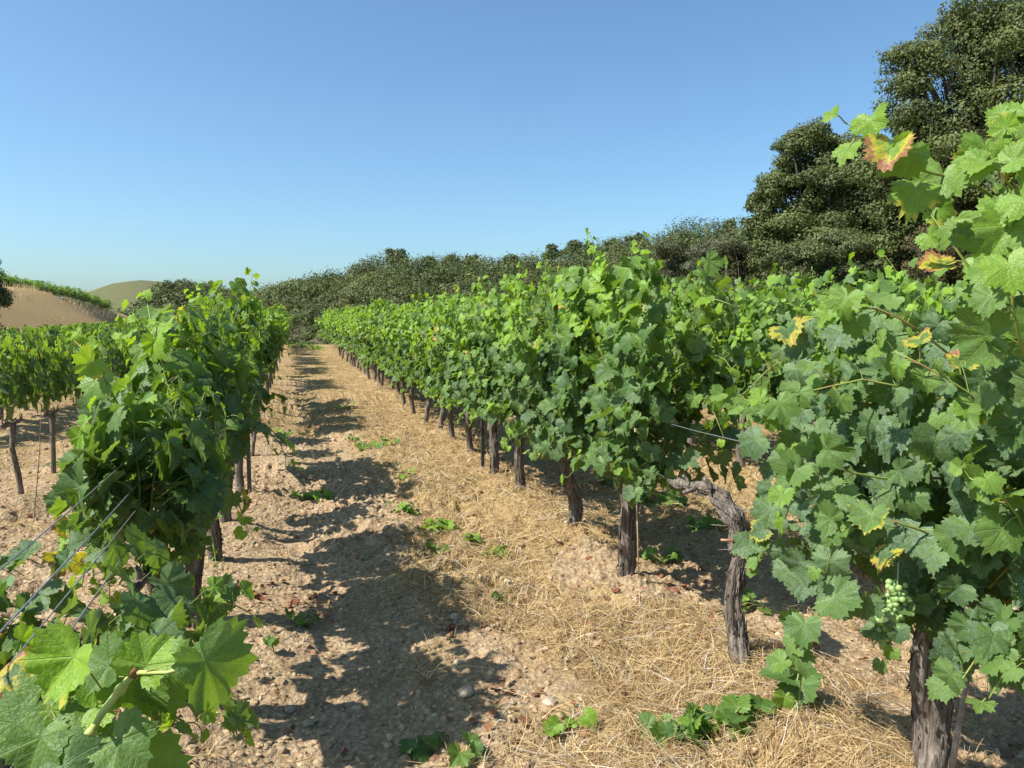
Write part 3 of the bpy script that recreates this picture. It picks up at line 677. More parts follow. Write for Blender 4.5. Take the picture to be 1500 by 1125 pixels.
vine(XL-.05, 1.95, 0, 'low grapevine under the bare wires at the left edge', GL, 312, H=.98, n=8, half=.4, low=.8, z0=.70, xlim=.42, faceb=(.2, -.2, .2), dry=.05)
def ex_l1(L, sh, root):
    for k, (a, b, c) in enumerate([((250, 740), (215, 800), (195, 870)), ((170, 720), (135, 790), (120, 860)), ((215, 740), (235, 810), (230, 890)), ((140, 680), (115, 740), (105, 800)), ((200, 700), (165, 790), (160, 880)), ((270, 720), (265, 790), (270, 850))]):
        custom_shoot(L, sh, root, [P(a[0], a[1], 2.75), P(b[0], b[1], 2.7), P(c[0], c[1], 2.7)], 9, 440+k, .074, .1, .05, faceb=FC*.6, dens=1.5)
    custom_shoot(L, sh, root, [P(200, 640, 2.6), P(160, 570, 2.5), P(140, 530, 2.4), P(110, 500, 2.5)], 6, 41, .072, .5, .08, faceb=FC*.6, dens=.8)
    custom_shoot(L, sh, root, [P(220, 760, 2.6), P(150, 700, 2.5), P(130, 640, 2.4), P(150, 600, 2.4)], 9, 42, .072, .4, .08, faceb=FC*.6, dens=.8)
    custom_shoot(L, sh, root, [P(260, 640, 2.8), P(240, 540, 2.8), P(225, 490, 2.8), P(215, 440, 2.9)], 9, 43, .072, .3, .05, faceb=FC*.3, dens=.6)
vine(XL-.02, 3.1, 0, 'leafy grapevine at the near end of the left row, behind the bare wires', GL, 313, H=1.42, n=20, half=.40, width=.17, low=.06, xlim=.20, x_off=.04, z0=.84, faceb=(.15, -.3, .1), dry=.06, extra=ex_l1, trunk=dict(r0=.042, H=.66))
gl2 = G(285, 932)
def ex_l2(L, sh, root):
    for k, (a, b, c) in enumerate([((300, 720), (310, 780), (320, 850)), ((330, 700), (350, 740), (365, 780)), ((270, 740), (270, 800), (262, 870))]):
        custom_shoot(L, sh, root, [P(a[0], a[1], 3.75), P(b[0], b[1], 3.7), P(c[0], c[1], 3.65)], 7, 460+k, .074, .1, .08, faceb=FC*.6, dens=1.1)
vine(XL, gl2.y, 0, 'grapevine left of the path with thick near trunk and leaves hanging to one side', GL, 314, H=1.66, n=22, half=.36, width=.18, low=.08, xlim=.20, z0=.86, x_off=.03, faceb=(.2, -.25, .1), dry=.06, extra=ex_l2, trunk=dict(r0=.046, H=.66))
vine(XL, 4.98, 0, 'grapevine left of the path, second trunk back, dead red leaves on the soil near it', GL, 315, H=1.72, n=19, half=.34, width=.18, low=.08, z0=.86, xlim=.20, faceb=(.2, -.2, .1), trunk=dict(r0=.042, H=.66))
vine(XL, 5.98, 0, 'grapevine left of the path, third visible trunk, in front of the dark stake', GL, 316, H=1.30, n=11, half=.30, low=.1, xlim=.26, z0=.8, x_off=-.03, faceb=(.2, -.2, .1), trunk=dict(r0=.038, H=.66))

# repeats down the rows
spots = []
def add_row(X, y0, y1, kind):
    y = y0
    while y < y1:
        spots.append((X+random.gauss(0, .03), y+random.gauss(0, .04), kind)); y += 1.03
add_row(XR, g4.y+1.1, YEND, 'R0'); add_row(XL, 6.98, YEND+1, 'L0')
for k, X in enumerate(ROWS_R[1:], 1): add_row(X, max(.8, X*.35), min(YEND, 46-.9*max(0, X-7)*1.2), 'R%d' % k)
for k, X in enumerate(ROWS_L[1:], 1): add_row(X, {1: 7.45, 2: 9.0, 3: 12.0}[k], YEND, 'L%d' % k)
def bank_vines():
    y = 27.0
    while y < 74: spots.append((-15.35+random.gauss(0, .05), y, 'B')); y += 1.05
bank_vines()
info = []
for (x, y, kd) in spots:
    u, zc = cam_uv(np.array([x]), np.array([y])); u = float(u[0]); zc = float(zc[0])
    vis = zc > .5 and -120 < u < 1620
    info.append(((zc*(.4 if kd == 'B' else 1)) if vis else 999, x, y, kd, u))
info.sort(key=lambda a: a[0])
WORD = {'R0': ('in the row right of the path', GR), 'L0': ('in the row left of the path', GL),
        'R1': ('in the second row right of the path', 'grapevines in the second row right of the path'), 'R2': ('in the third row right of the path', 'grapevines in the third row right of the path'),
        'R3': ('in the fourth row right of the path', 'grapevines in the fourth row right of the path'), 'R4': ('in the fifth row right of the path', 'grapevines in the fifth row right of the path'),
        'R5': ('in the outermost row below the oaks', 'grapevines in the outermost row below the oaks'),
        'L1': ('in the second row left of the path', 'grapevines in the second row left of the path'), 'L2': ('in the third row left of the path', 'grapevines in the third row left of the path'),
        'L3': ('in the fourth row left of the path', 'grapevines in the fourth row left of the path'), 'B': ('on top of the bare bank at the left', 'grapevines on top of the bare bank')}
cnt = {}; rest = []; made = 0
ORD = ['first', 'second', 'third', 'fourth', 'fifth', 'sixth', 'seventh', 'eighth']
for i, (zc, x, y, kd, u) in enumerate(info):
    if zc > 900: continue
    if made >= 275: rest.append((x, y)); continue
    made += 1; c = cnt.get(kd, 0); cnt[kd] = c+1; ph, gr = WORD[kd]
    wk = kd == 'L0' and c in (2, 3, 8, 9, 13, 14, 18, 24)
    if kd in ('R0', 'L0') and c < 6: lab = 'grapevine %s, the %s past the dark stake' % (ph, ORD[c])
    elif kd == 'L1' and c == 0: lab = 'slender leaning grapevine trunk at the left edge under its leaves'
    elif kd == 'L1' and c == 1: lab = 'crooked grapevine trunk with a stubby bare arm, second from the left edge'
    elif c < 3 and kd != 'B': lab = 'sunlit grapevine %s, %s from the near end' % (ph, ORD[c])
    elif kd == 'B': lab = 'small distant grapevine %s' % ph
    elif y < 18: lab = 'mid-distance grapevine %s, its top sunlit' % ph
    else: lab = 'distant grapevine %s, toward the crest' % ph
    s = random.uniform(.93, 1.06)
    if kd == 'L0': s = (.55, .55, .62) if wk else (1, 1.0, random.uniform(.93, 1.02))
    elif kd == 'R0': s = (1, 1, random.uniform(.92, 1.03))
    elif kd == 'L1': s = (.62 if c < 3 else .8, .62 if c < 3 else .95, random.uniform(.93, 1.02))
    elif kd[0] == 'R': s = (1.1, 1.05, random.uniform(1.0, 1.17))
    elif kd == 'B': s = (1, 1, random.uniform(.54, .66))
    else: s = (1, 1, random.uniform(.9, 1.0))
    vine(x, y, 1 if zc < 17 and kd != 'B' else 2, lab, gr, random.randrange(1000), s=s, dz=-.25 if kd == 'B' else 0, lowrow=LOW if kd in ('L1', 'L2', 'L3') else LFT if kd == 'L0' else None)
g = Geo(); VFs = []
for L in VF_L:
    gg = Geo(); A = {k: np.array(L[k], float) for k in ('p', 't', 'n', 's', 'c')}; m_ = np.random.default_rng(1).random(len(A['p'])) < .6
    add_leaves(gg, 3, A['p'][m_], A['t'][m_], A['n'][m_], A['s'][m_]*1.5, A['c'][m_]); VFs.append(gg)
for (x, y) in rest:
    gg = random.choice(VFs); base = np.array([x, y, bz(x, y)])
    V = np.concatenate(gg.V)+base
    g.add(V, [np.concatenate(f) for f in gg.Fq.values()], luv=np.concatenate(gg.A['luv']), tint=np.concatenate(gg.A['tint']))
if rest: tag(link('distant_vines', g.mesh('distant_vines'), M_LEAF), 'massed far ends of the outer vine rows below the scrub hillside', 'vines', kind='stuff')
print('vines individually', made+12, 'rest', len(rest))

# ---------------------------------------------------------------- wires, stakes
def wire(pts, label, r_=.0016, group='steel wires of the trellis'):
    g = Geo(); tube(g, pts, r_, 6); o = link('trellis_wire', g.mesh('trellis_wire'), M_STEEL); tag(o, label, 'wire', group)
def row_wire(X, z, y0, y1, label, sag=.012, r_=.0016):
    ys = np.arange(y0, y1, 1.0); wire([(X, y, bz(X, y)+z-sag*math.sin((y-y0)*math.pi/5)**2) for y in ys], label, r_)
row_wire(XL-.03, 1.14, .2, 30, 'uppermost bare steel wire at the left edge, running into the left row', r_=.0018)
row_wire(XL, 1.06, .2, 24, 'second bare steel wire from the top at the left edge', r_=.0020)
row_wire(XL+.02, 1.01, .2, 20, 'third bare steel wire at the left edge, close under the second', r_=.0016)
row_wire(XL+.03, .94, .2, 16, 'lowest bare steel wire at the left edge', r_=.0020)
a = P(800, 590, 5.4)
wire([P(870, 592, 4.9), P(905, 600, 4.5), P(960, 615, 4.0), P(1022, 632, 3.55), P(1120, 655, 2.9), P(1300, 700, 2.4)], 'steel wire crossing the gap above the bare stump', .0020)
wire([P(925, 672, 4.45), P(975, 700, 3.95), P(1010, 718, 3.7), P(1060, 738, 3.35), P(1105, 750, 3.1), P(1250, 800, 2.6)], 'steel wire resting along the dead arm of the bare stump', .0020)
row_wire(ROWS_R[1], .75, 1, 40, 'steel wire low along the second row right of the path')
row_wire(ROWS_L[1], .80, 3, 40, 'steel wire along the second row left of the path')
def stake(x, y, h, rad, mat, label, lean=(0, 0)):
    z = bz(x, y); g = Geo(); w_ = rad
    V = []
    prof = [(-w_, -w_), (w_, -w_), (w_, -w_*.5), (-w_*.4, -w_*.5), (-w_*.4, w_), (-w_, w_)]      # angle-iron section
    for zz_ in (-.15, h*.5, h):
        for a_, b_ in prof: V.append((a_+lean[0]*zz_, b_+lean[1]*zz_, zz_))
    k = len(prof); i = np.arange(k); j = (i+1) % k; fs = []
    for s_ in (0, k): fs.append(np.stack([s_+i, s_+j, s_+k+j, s_+k+i], -1))
    g.add(np.array(V, float), fs+[np.array([list(range(2*k, 3*k))])])
    o = link('vineyard_stake', g.mesh('vineyard_stake', False), mat, loc=(x, y, z)); tag(o, label, 'stake', 'metal stakes in the vine rows')
q_ = G(707, 690); stake(q_.x, q_.y, 1.5, .016, M_DARKST, 'thin dark metal stake in the row right of the path')
q_ = G(366, 728); stake(q_.x, q_.y, 1.5, .018, M_DARKST, 'black metal stake in the row left of the path')
q_ = G(998, 655); stake(q_.x, q_.y, 1.4, .022, M_RUST, 'rusty brown stake standing in the gap behind the bare stump')
stake(XR, 1.42, 1.9, .014, M_RUST, 'thin rusty stake hidden among the right foreground leaves')
g = Geo(); b_ = G(936, 862); tube(g, [b_+Vector((0, 0, -.03)), P(934, 780, 4.35), P(931, 690, 4.4), P(930, 600, 4.45)], .004, 6)
tag(link('thin_rod', g.mesh('thin_rod'), mat_simple('straw_rod', (.40, .32, .20), (.55, .46, .30), 30)), 'thin pale rod upright beside the furrowed trunk', 'rod')
g = Geo(); tube(g, [P(1388, 1190, 2.22), P(1398, 1100, 2.22), P(1412, 1020, 2.24), P(1420, 985, 2.26)], [.0085, .008, .007, .0065], 8, wob=.1)
tag(link('pruned_cane', g.mesh('pruned_cane'), mat_simple('grey_cane', (.20, .16, .13), (.36, .30, .25), 30)), 'grey dead cane leaning on the thick foreground trunk', 'cane')
g = Geo(); tube(g, [G(50, 760)+Vector((0, 0, 0)), P(58, 660, 7.0), P(60, 600, 7.2)], .004, 5)
tag(link('thin_rod', g.mesh('thin_rod'), M_RUST), 'thin rusty rod beside the crooked trunk at the left', 'rod')

# ---------------------------------------------------------------- clods, straw, dead leaves
V1, F1, V2_, F2_ = ico()
def scatter_in_view(n, rmin, rmax, seed, umin=-60, umax=1560, power=1.0):
    r = np.random.default_rng(seed); t = r.random(n)
    d = rmin*(rmax/rmin)**t                     # even on the picture: more close by
    u = r.uniform(umin, umax, n); xc = (u-750)/F*d
    return xc*CY+d*SY, -xc*SY+d*CY, d, r
x, y, d, r = scatter_in_view(52000, 2.2, 18, 5)
keep = (vn(x*1.7, y*1.7, 91)*.7+r.random(len(x))*.5 > .36) & (np.abs(x) < 16)
x, y, d = x[keep], y[keep], d[keep]; n = len(x)
sz = (.003+.014*r.random(n)**5.5)*(1+.08*d); z = ground_h(x, y)-sz*.10
g = Geo(); sc_ = np.stack([sz*r.uniform(.7, 1.4, n), sz*r.uniform(.7, 1.4, n), sz*r.uniform(.6, 1.0, n)], -1)
jit = 1+r.uniform(-.42, .32, (n, len(V1), 1)); W = V1[None]*jit*sc_[:, None, :]; an = r.random(n)*6.28
W = np.stack([W[..., 0]*np.cos(an)[:, None]-W[..., 1]*np.sin(an)[:, None], W[..., 0]*np.sin(an)[:, None]+W[..., 1]*np.cos(an)[:, None], W[..., 2]], -1)+np.stack([x, y, z], -1)[:, None, :]
c0 = np.array([.32, .225, .132]); c1 = np.array([.45, .335, .215]); k = r.random((n, 1))**1.5; cc = (c0*(1-k)+c1*k)*r.uniform(.8, 1.1, (n, 1))
red = r.random(n) < .05; cc[red] = np.array([.24, .13, .08])
g.add(W.reshape(-1, 3), [(F1[None]+(np.arange(n)*len(V1))[:, None, None]).reshape(-1, 3)], tint=np.repeat(np.column_stack([cc, np.ones(n)]), len(V1), 0))
tag(link('soil_clods', g.mesh('soil_clods', False), M_CLOD), 'small dry clods and grit covering the vineyard soil', 'soil clods', kind='stuff')

def strands(n, rmin, rmax, seed, flat=True, colset=None, wid=.0011, length=(.05, .20), maskp=1.0, clump=False):
    x, y, d, r = scatter_in_view(n, rmin, rmax, seed)
    m = straw_mask(x, y)+.75*(fbm(x*2.6, y*2.6, 19, 3)-.5); keep = r.random(n) < np.clip((m-.28)*2.0, 0, 1)**1.2*maskp
    keep &= (base_h(x, y) < 1.0) & (x > -9)
    x, y, d = x[keep], y[keep], d[keep]; n = len(x)
    ln = r.uniform(*length, n); a = r.random(n)*6.28; w_ = wid*(1+.22*d)*r.uniform(.6, 1.5, n)
    up = r.uniform(.02, .22, n) if flat else r.uniform(.5, 1.4, n)
    bend = r.normal(0, .38, n); pts = []
    S = 4
    for s in range(S):
        t = s/(S-1); aa = a+bend*t
        if flat: px = x+np.cos(aa)*ln*t; py = y+np.sin(aa)*ln*t; hz = .006+ln*up*math.sin(t*math.pi*.8)
        else: px = x+np.cos(aa)*ln*t*t*.6; py = y+np.sin(aa)*ln*t*t*.6; hz = ln*up*(t-.35*t*t)
        pts.append(np.stack([px, py, ground_h(px, py)+hz], -1))
    pts = np.stack(pts, 1); sd = np.stack([-np.sin(a+bend*.5), np.cos(a+bend*.5), r.normal(0, .4, n)], -1)[:, None, :]
    wv = (w_[:, None]*np.linspace(1, .35, S)[None, :])[..., None]
    Vv = np.stack([pts-sd*wv, pts+sd*wv], 2).reshape(n, -1, 3)
    f = np.array([[2*s, 2*s+1, 2*s+3, 2*s+2] for s in range(S-1)])
    k = r.random((n, 1)); c = np.array([.26, .170, .072])*(1-k)+np.array([.70, .54, .29])*k
    br = r.random(n) < .15; c[br] = np.array([.25, .14, .07])
    gl = r.random(n) < .07; c[gl] = np.array([.62, .58, .50])
    g = Geo(); g.add(Vv.reshape(-1, 3), [(f[None]+(np.arange(n)*2*S)[:, None, None]).reshape(-1, 4)], tint=np.repeat(np.column_stack([c, np.ones(n)]), 2*S, 0))
    return g
g = strands(150000, 2.2, 40, 71, wid=.0008, length=(.05, .30)); tag(link('dry_straw', g.mesh('dry_straw'), M_STRAW), 'cut dry grass lying over the path and rows', 'dry grass', kind='stuff')
g = strands(52000, 2.3, 30, 72, flat=False, length=(.03, .11), wid=.0007); tag(link('dry_grass', g.mesh('dry_grass'), M_STRAW), 'short standing dry grass tufts between the vines', 'dry grass', kind='stuff')
# grass fringe along the top of the bank
r = np.random.default_rng(3); n = 9000; x = r.uniform(-15.6, -9.2, n); y = r.uniform(24, 74, n); z = base_h(x, y)
keep = r.random(n) < (.03+.80*np.exp(-((x+14.4)/.55)**2)); x, y, z = x[keep], y[keep], z[keep]; n = len(x)
h_ = r.uniform(.15, .38, n); a = r.random(n)*6.28; w_ = .02
A = np.stack([x-w_*np.cos(a), y-w_*np.sin(a), z-.03], -1); B = np.stack([x+w_*np.cos(a), y+w_*np.sin(a), z-.03], -1); C_ = np.stack([x+.1*np.cos(a+1), y+.1*np.sin(a+1), z+h_], -1)
k = r.random((n, 1)); c = np.array([.50, .38, .20])*(1-k)+np.array([.70, .58, .36])*k
g = Geo(); g.add(np.stack([A, B, C_], 1).reshape(-1, 3), [np.arange(3*n).reshape(-1, 3)], tint=np.repeat(np.column_stack([c, np.ones(n)]), 3, 0))
tag(link('bank_grass', g.mesh('bank_grass'), M_STRAW), 'dry grass fringe along the top of the bare bank', 'dry grass', kind='stuff')

# dead leaves
x, y, d, r = scatter_in_view(2600, 2.2, 13, 8)
m = vn(x*1.6, y*1.6, 17); keep = r.random(len(x)) < np.clip((m-.56)*3.2, .012, 1)*.36
x, y = x[keep], y[keep]
ex = [(G(420, 880), .14, 46), (G(800, 1010), .14, 0), (G(560, 630), .3, 18), (G(970, 870), .2, 34), (G(780, 1060), .14, 26), (G(890, 800), .25, 24), (G(840, 690), .5, 40), (G(700, 930), .12, 12)]
for c_, s_, k_ in ex:
    x = np.append(x, r.normal(c_.x, s_, k_)); y = np.append(y, r.normal(c_.y, s_, k_))
n = len(x); z = ground_h(x, y)+.012; gA = Geo()
V_, fs_ = TPL[1][0]; g = Geo()
nor = np.stack([r.normal(0, .6, n), r.normal(0, .6, n), np.ones(n)], -1); tip = r.normal(0, 1, (n, 3))
add_leaves(gA, 1, np.stack([x, y, z], -1), tip, nor, r.uniform(.010, .030, n), np.ones((n, 4)))
V = np.concatenate(gA.V); tint = np.concatenate(gA.A['tint']); m_ = len(TPL[1][0][0])
k = np.random.default_rng(2).random((len(V)//m_, 1)); k = np.repeat(k, m_, 0); tint[:, :3] = (np.array([.15, .045, .028])*(1-k)+np.array([.30, .15, .075])*k)
g.add(V, [np.concatenate(f) for f in gA.Fq.values()], tint=tint)
tag(link('dead_leaves', g.mesh('dead_leaves'), M_DRYLEAF), 'scattered curled red brown dead vine leaves on the soil', 'dead leaves', kind='stuff')

# green clumps: suckers and weeds on the ground, each a thing
def clump(u, v, rx, ry, n, size, label, young=.35, seed=0, name='weed_clump', cat='weed', h=.07, dust=.2, long=None):
    c = G(u, v); z0_ = gz(c.x, c.y); size *= 1.15; r = np.random.default_rng(seed+int(u*3+v)); P_ = []; Nn = []; T_ = []; S_ = []; C__ = []; st = Geo()
    root = empty(name, (c.x, c.y, z0_)); tag(root, label, cat, 'green clumps on the ground')
    tube(st, [(0, 0, -.01), (r.normal(0, .01), 0, h*.5), (r.normal(0, .02), 0, h)], .003, 5)
    for k in range(n):
        a = r.random()*6.28; q_ = r.random()**.6; dx = math.cos(a)*rx*q_; dy = math.sin(a)*ry*q_
        zz_ = gz(c.x+dx, c.y+dy)-z0_+r.uniform(.012, h); P_.append((dx, dy, zz_))
        Nn.append((r.normal(0, .45), r.normal(-.2, .45), 1)); T_.append((math.cos(a)+r.normal(0, .5), math.sin(a)+r.normal(0, .5), -.2)); S_.append(size*r.uniform(.55, 1.15))
        C__.append((np.clip(young+r.normal(0, .18), 0, 1), r.random(), .5*(r.random() < .06), dust*r.random()))
        if k % 2 == 0: tube(st, [(dx*.15, dy*.15, .01), (dx*.6, dy*.6, max(zz_*.9, .015)), (dx, dy, zz_)], .0018, 4, cap=False)
    g = Geo(); add_leaves(g, 0 if c.y < 6 else 1, P_, T_, Nn, S_, C__)
    link('leaves', g.mesh('clump_leaves'), M_LEAF, root); link('stems', st.mesh('clump_stems'), M_CANE, root)
clump(552, 662, .26, .16, 26, .050, 'pale green weed patch in mid path, farthest of those on the path', .45)
clump(520, 655, .12, .12, 12, .045, 'small green weed just left of the farthest path patch', .45)
clump(461, 722, .17, .10, 30, .040, 'bright pale green weed rosette at the left side of the path', .75)
clump(592, 753, .13, .14, 18, .038, 'ragged green weed at the edge of the shadow in the path', .5)
clump(648, 779, .17, .10, 26, .040, 'bright ferny green weed near the path centre', .7)
clump(686, 806, .08, .06, 9, .040, 'little green weed just below the ferny one', .4)
clump(640, 822, .09, .08, 8, .034, 'sparse green weed in the shadow of the path', .35)
clump(727, 823, .09, .05, 9, .034, 'small light green weed right of the shadow', .65)
clump(436, 919, .09, .06, 10, .032, 'small green weed on the soil left of the dark shadow', .5)
clump(402, 968, .04, .03, 3, .034, 'single fallen green leaf near the left foreground shoot', .5)
clump(610, 1102, .08, .05, 6, .050, 'dark green vine leaves lying at the bottom edge in shadow', .1)
clump(690, 1118, .06, .04, 4, .045, 'two dark leaves at the bottom edge right of the shadow', .1)
clump(836, 1078, .10, .05, 7, .040, 'green sprig with a thin stem near the bottom centre', .5)
clump(1000, 1085, .16, .07, 22, .050, 'trailing green vine shoots on the ground at bottom centre right', .3)
clump(1075, 1075, .14, .07, 14, .058, 'leafy trailing shoots left of the thick foreground trunk', .25)
clump(1165, 1062, .06, .05, 4, .075, 'broad green leaf standing low beside the foreground trunk', .1, h=.14)
clump(1090, 895, .10, .10, 16, .045, 'green sucker leaves behind the bare stump', .4)
clump(970, 735, .20, .16, 26, .050, 'dark green weeds in the shade behind the furrowed trunk', .25)
clump(1040, 772, .18, .14, 20, .050, 'dark green weeds in the shade behind the dead arm', .2)
clump(968, 818, .14, .10, 16, .042, 'light green weeds at the shade edge right of the furrowed trunk', .5)
clump(890, 650+60, .12, .1, 12, .045, 'green suckers between the two furrowed trunks', .4)
clump(320, 652, .16, .1, 10, .045, 'green weeds at the foot of the left row', .4)
clump(95, 690, .25, .16, 20, .04, 'low green weeds between the two left rows', .5)
clump(735, 970-80, .0+.05, .04, 5, .02, 'tiny grey green weed near the middle of the path', .2)
clump(440, 509, 1.0, .5, 60, .10, 'low green weeds growing across the far end of the path', .5, h=.25)
clump(462, 512, .6, .4, 30, .09, 'pale green weeds at the crest beside the right row', .6, h=.2)
clump(420, 640, .16, .12, 14, .045, 'faded green weed in the left half of the path shadow', .5)
clump(500, 600, .25, .2, 22, .045, 'thin green weeds scattered in the far path shadow', .5)
clump(600, 702, .12, .1, 10, .035, 'pale weed seedling on the straw right of the path', .6)
# stones
def stone(u, v, s, label, seed):
    c = G(u, v); r = np.random.default_rng(seed); V = V2_*np.array([1, .75, .55])*(1+r.uniform(-.13, .13, (len(V2_), 1)))*s
    V = V + .25*s*np.round(V/s*1.3)*.5
    g = Geo(); g.add(V, [F2_]); o = link('stone', g.mesh('stone', False), M_STONE, loc=(c.x, c.y, gz(c.x, c.y)+s*.25)); o.rotation_euler.z = seed
    tag(o, label, 'stone', 'loose stones on the soil')
stone(682, 1030, .034, 'pale flat stone at the right edge of the dark shadow', 1)
stone(666, 917, .028, 'upright pale stone beside the tiny grey weed', 2)
stone(451, 1055, .022, 'white stone near the bottom of the path, left of the shadow', 3)
stone(425, 1035, .022, 'rounded brown stone left of the white stone', 4)
stone(805, 1033, .030, 'pale embedded stone in the lower middle of the ground', 5)
stone(830, 820-40, .020, 'small stone at the foot of the straw slope', 6)
stone(515, 765, .030, 'stone in the shaded rut of the path', 7)
stone(745, 1010, .016, 'small grey stone at the middle of the lower ground', 8)

# ---------------------------------------------------------------- trees and scrub
def leaf_cloud(r, blobs, n, size, c0, c1, inner=.35, gapseed=1, gap=.0, gapsc=1.2, quad=True):
    """leaf-sized faces spread through the ellipsoids"""
    B = np.array([b[:6] for b in blobs], float); vol = (B[:, 3]*B[:, 4]*B[:, 5])**(2/3); pk = r.choice(len(B), n, p=vol/vol.sum())
    dv = nrm(r.normal(0, 1, (n, 3))); rad = 1-inner*r.random(n)**1.6
    bump_ = 1+.16*np.sin(dv[:, 0]*7+pk*2.1)*np.sin(dv[:, 1]*6+pk)*1.0+.13*np.sin(dv[:, 2]*9+dv[:, 0]*5+pk)
    p = B[pk, :3]+dv*B[pk, 3:6]*(rad*bump_)[:, None]
    p = p + r.normal(0, size*.8, (n, 3))
    if gap > 0:
        k = vn(p[:, 0]*gapsc+p[:, 2]*.7, p[:, 2]*gapsc+p[:, 1]*.8, gapseed) > gap*r.uniform(.8, 1.1, n); p = p[k]; dv = dv[k]; pk = pk[k]; n = len(p)
    nor = nrm(dv*1.2+np.array([0, 0, .35])+r.normal(0, .42, (n, 3))); t = nrm(np.cross(nor, r.normal(0, 1, (n, 3)))); s_ = np.cross(nor, t)
    sz = (size*r.uniform(.55, 1.3, n))[:, None]
    cl = r.random(len(B)); k = np.clip(cl[pk]*.6+r.random(n)*.5, 0, 1)[:, None]; c = np.array(c0)*(1-k)+np.array(c1)*k
    if quad:
        V = np.stack([p-t*sz, p-s_*sz*.5, p+t*sz, p+s_*sz*.5], 1); m = 4
    else: V = np.stack([p-t*sz, p+t*sz*.8-s_*sz*.6, p+s_*sz*.7+t*sz*.3], 1); m = 3
    return V.reshape(-1, 3), np.arange(n*m).reshape(-1, m), np.repeat(np.column_stack([c, np.ones(n)]), m, 0)
def oak(base, lobes, n, size, label, cat='tree', name='oak_tree', c0=(.050, .070, .022), c1=(.140, .170, .050), sub=9, seed=1, group=None, gap=.15, trunk_r=.25, extra_twigs=0):
    """lobes: big ellipsoids relative to base (x,y,z,rx,ry,rz); each broken into many small leaf masses"""
    r = np.random.default_rng(seed); blobs = []
    for (x, y, z, a, b, c) in lobes:
        for k in range(sub):
            d = nrm(r.normal(0, 1, 3)); d[2] = abs(d[2])*.9+d[2]*.1 if r.random() < .6 else d[2]; f = r.uniform(.45, .92); s_ = r.uniform(.22, .40)
            blobs.append((x+d[0]*a*f, y+d[1]*b*f, z+d[2]*c*f, a*s_*r.uniform(.9, 1.4), b*s_*r.uniform(.9, 1.4), c*s_*r.uniform(.7, 1.0)))
        blobs.append((x, y, z, a*.62, b*.62, c*.62))
    root = empty(name, tuple(base)); tag(root, label, cat, group)
    V, Fc, T = leaf_cloud(r, blobs, n, size, c0, c1, gap=gap, gapseed=seed); g = Geo(); g.add(V, [Fc], tint=T); link('crown', g.mesh('crown'), M_FOL, root)
    g = Geo()
    zt = min(l[2] for l in lobes); tube(g, spline([(0, 0, -.5), (.1, .05, zt*.4), (-.08, 0, zt*.8)], 12), np.linspace(trunk_r*1.25, trunk_r*.8, 12), 14, wob=.12, seed=seed)
    for b in blobs[::3]:
        m = np.array([b[0]*.4+r.normal(0, .2), b[1]*.4+r.normal(0, .2), zt*.6+(b[2]-zt*.6)*.5])
        tube(g, spline([(0, 0, zt*.5), m, b[:3]], 9), np.linspace(trunk_r*.42, .025, 9), 7, wob=.1, seed=seed)
    for k in range(extra_twigs):
        b = blobs[r.integers(len(blobs))]; e = np.array(b[:3])+nrm(r.normal(0, 1, 3)*np.array([1, 1, .6]))*np.array(b[3:6])*1.4
        tube(g, [b[:3], (np.array(b[:3])+e)/2+r.normal(0, .08, 3), e], [.03, .02, .01], 5)
    link('trunk', g.mesh('tree_trunk'), M_OAKBARK, root)
    return root
def lobes_px(base, d, items):
    """items: (u, v, ru, rv[, depth offset, depth radius]) in the photograph's measure, turned to metres at depth d"""
    out = []
    for it in items:
        u, v, ru, rv = it[:4]; dd = it[4] if len(it) > 4 else 0; p = P(u, v, d+dd)-Vector(base); k = (d+dd)/F
        out.append((p.x, p.y, p.z, ru*k, ru*k*.95, rv*k))
    return out
def tbase(u, d):
    p = P(u, 465, d); return (p.x, p.y, bz(p.x, p.y))
b = tbase(1450, 24)
oak(b, lobes_px(b, 24, [(1450, 90, 95, 85), (1400, 180, 110, 80), (1490, 210, 100, 90, -.5), (1340, 95, 52, 38), (1325, 140, 42, 45), (1430, 35, 60, 45), (1520, 50, 80, 90), (1370, 260, 110, 70), (1460, 300, 120, 80), (1560, 160, 90, 110), (1340, 200, 50, 45), (1320, 320, 60, 60), (1420, 350, 90, 50), (1540, 350, 90, 60)]),
    210000, .056, 'big dark evergreen oak at the upper right corner', seed=11, sub=20, gap=.05, trunk_r=.32)
b = tbase(1215, 28)
oak(b, lobes_px(b, 28, [(1190, 215, 42, 36), (1160, 225, 30, 35), (1250, 245, 65, 50), (1205, 280, 62, 48), (1140, 275, 40, 26), (1120, 300, 30, 28), (1270, 310, 70, 55), (1180, 335, 75, 45), (1115, 335, 28, 35), (1300, 260, 40, 50), (1230, 360, 70, 40), (1150, 365, 50, 35), (1300, 350, 50, 45)]),
    160000, .058, 'spreading evergreen oak left of the big oak, stepping down toward the ridge', seed=12, sub=17, gap=.07, trunk_r=.25, extra_twigs=40)
def bush(u, v, d, ru, rv, label, n=9000, size=.06, c0=(.05, .068, .026), c1=(.13, .15, .05), seed=1, name='shrub', cat='shrub', group='shrubs at the edge of the scrub'):
    b = tbase(u, d); oak(b, lobes_px(b, d, [(u, v, ru, rv), (u-ru*.5, v+rv*.3, ru*.6, rv*.7), (u+ru*.5, v+rv*.25, ru*.6, rv*.75), (u-ru*.4, v+rv*1.2, ru*.8, rv*.9), (u+ru*.4, v+rv*1.2, ru*.8, rv*.9)]), n, size, label, cat, name, c0, c1, sub=7, seed=seed, group=group, gap=.2, trunk_r=.07)
bush(1245, 362, 25, 62, 34, 'dark low bush at the foot of the spreading oak', 24000, .045, seed=21)
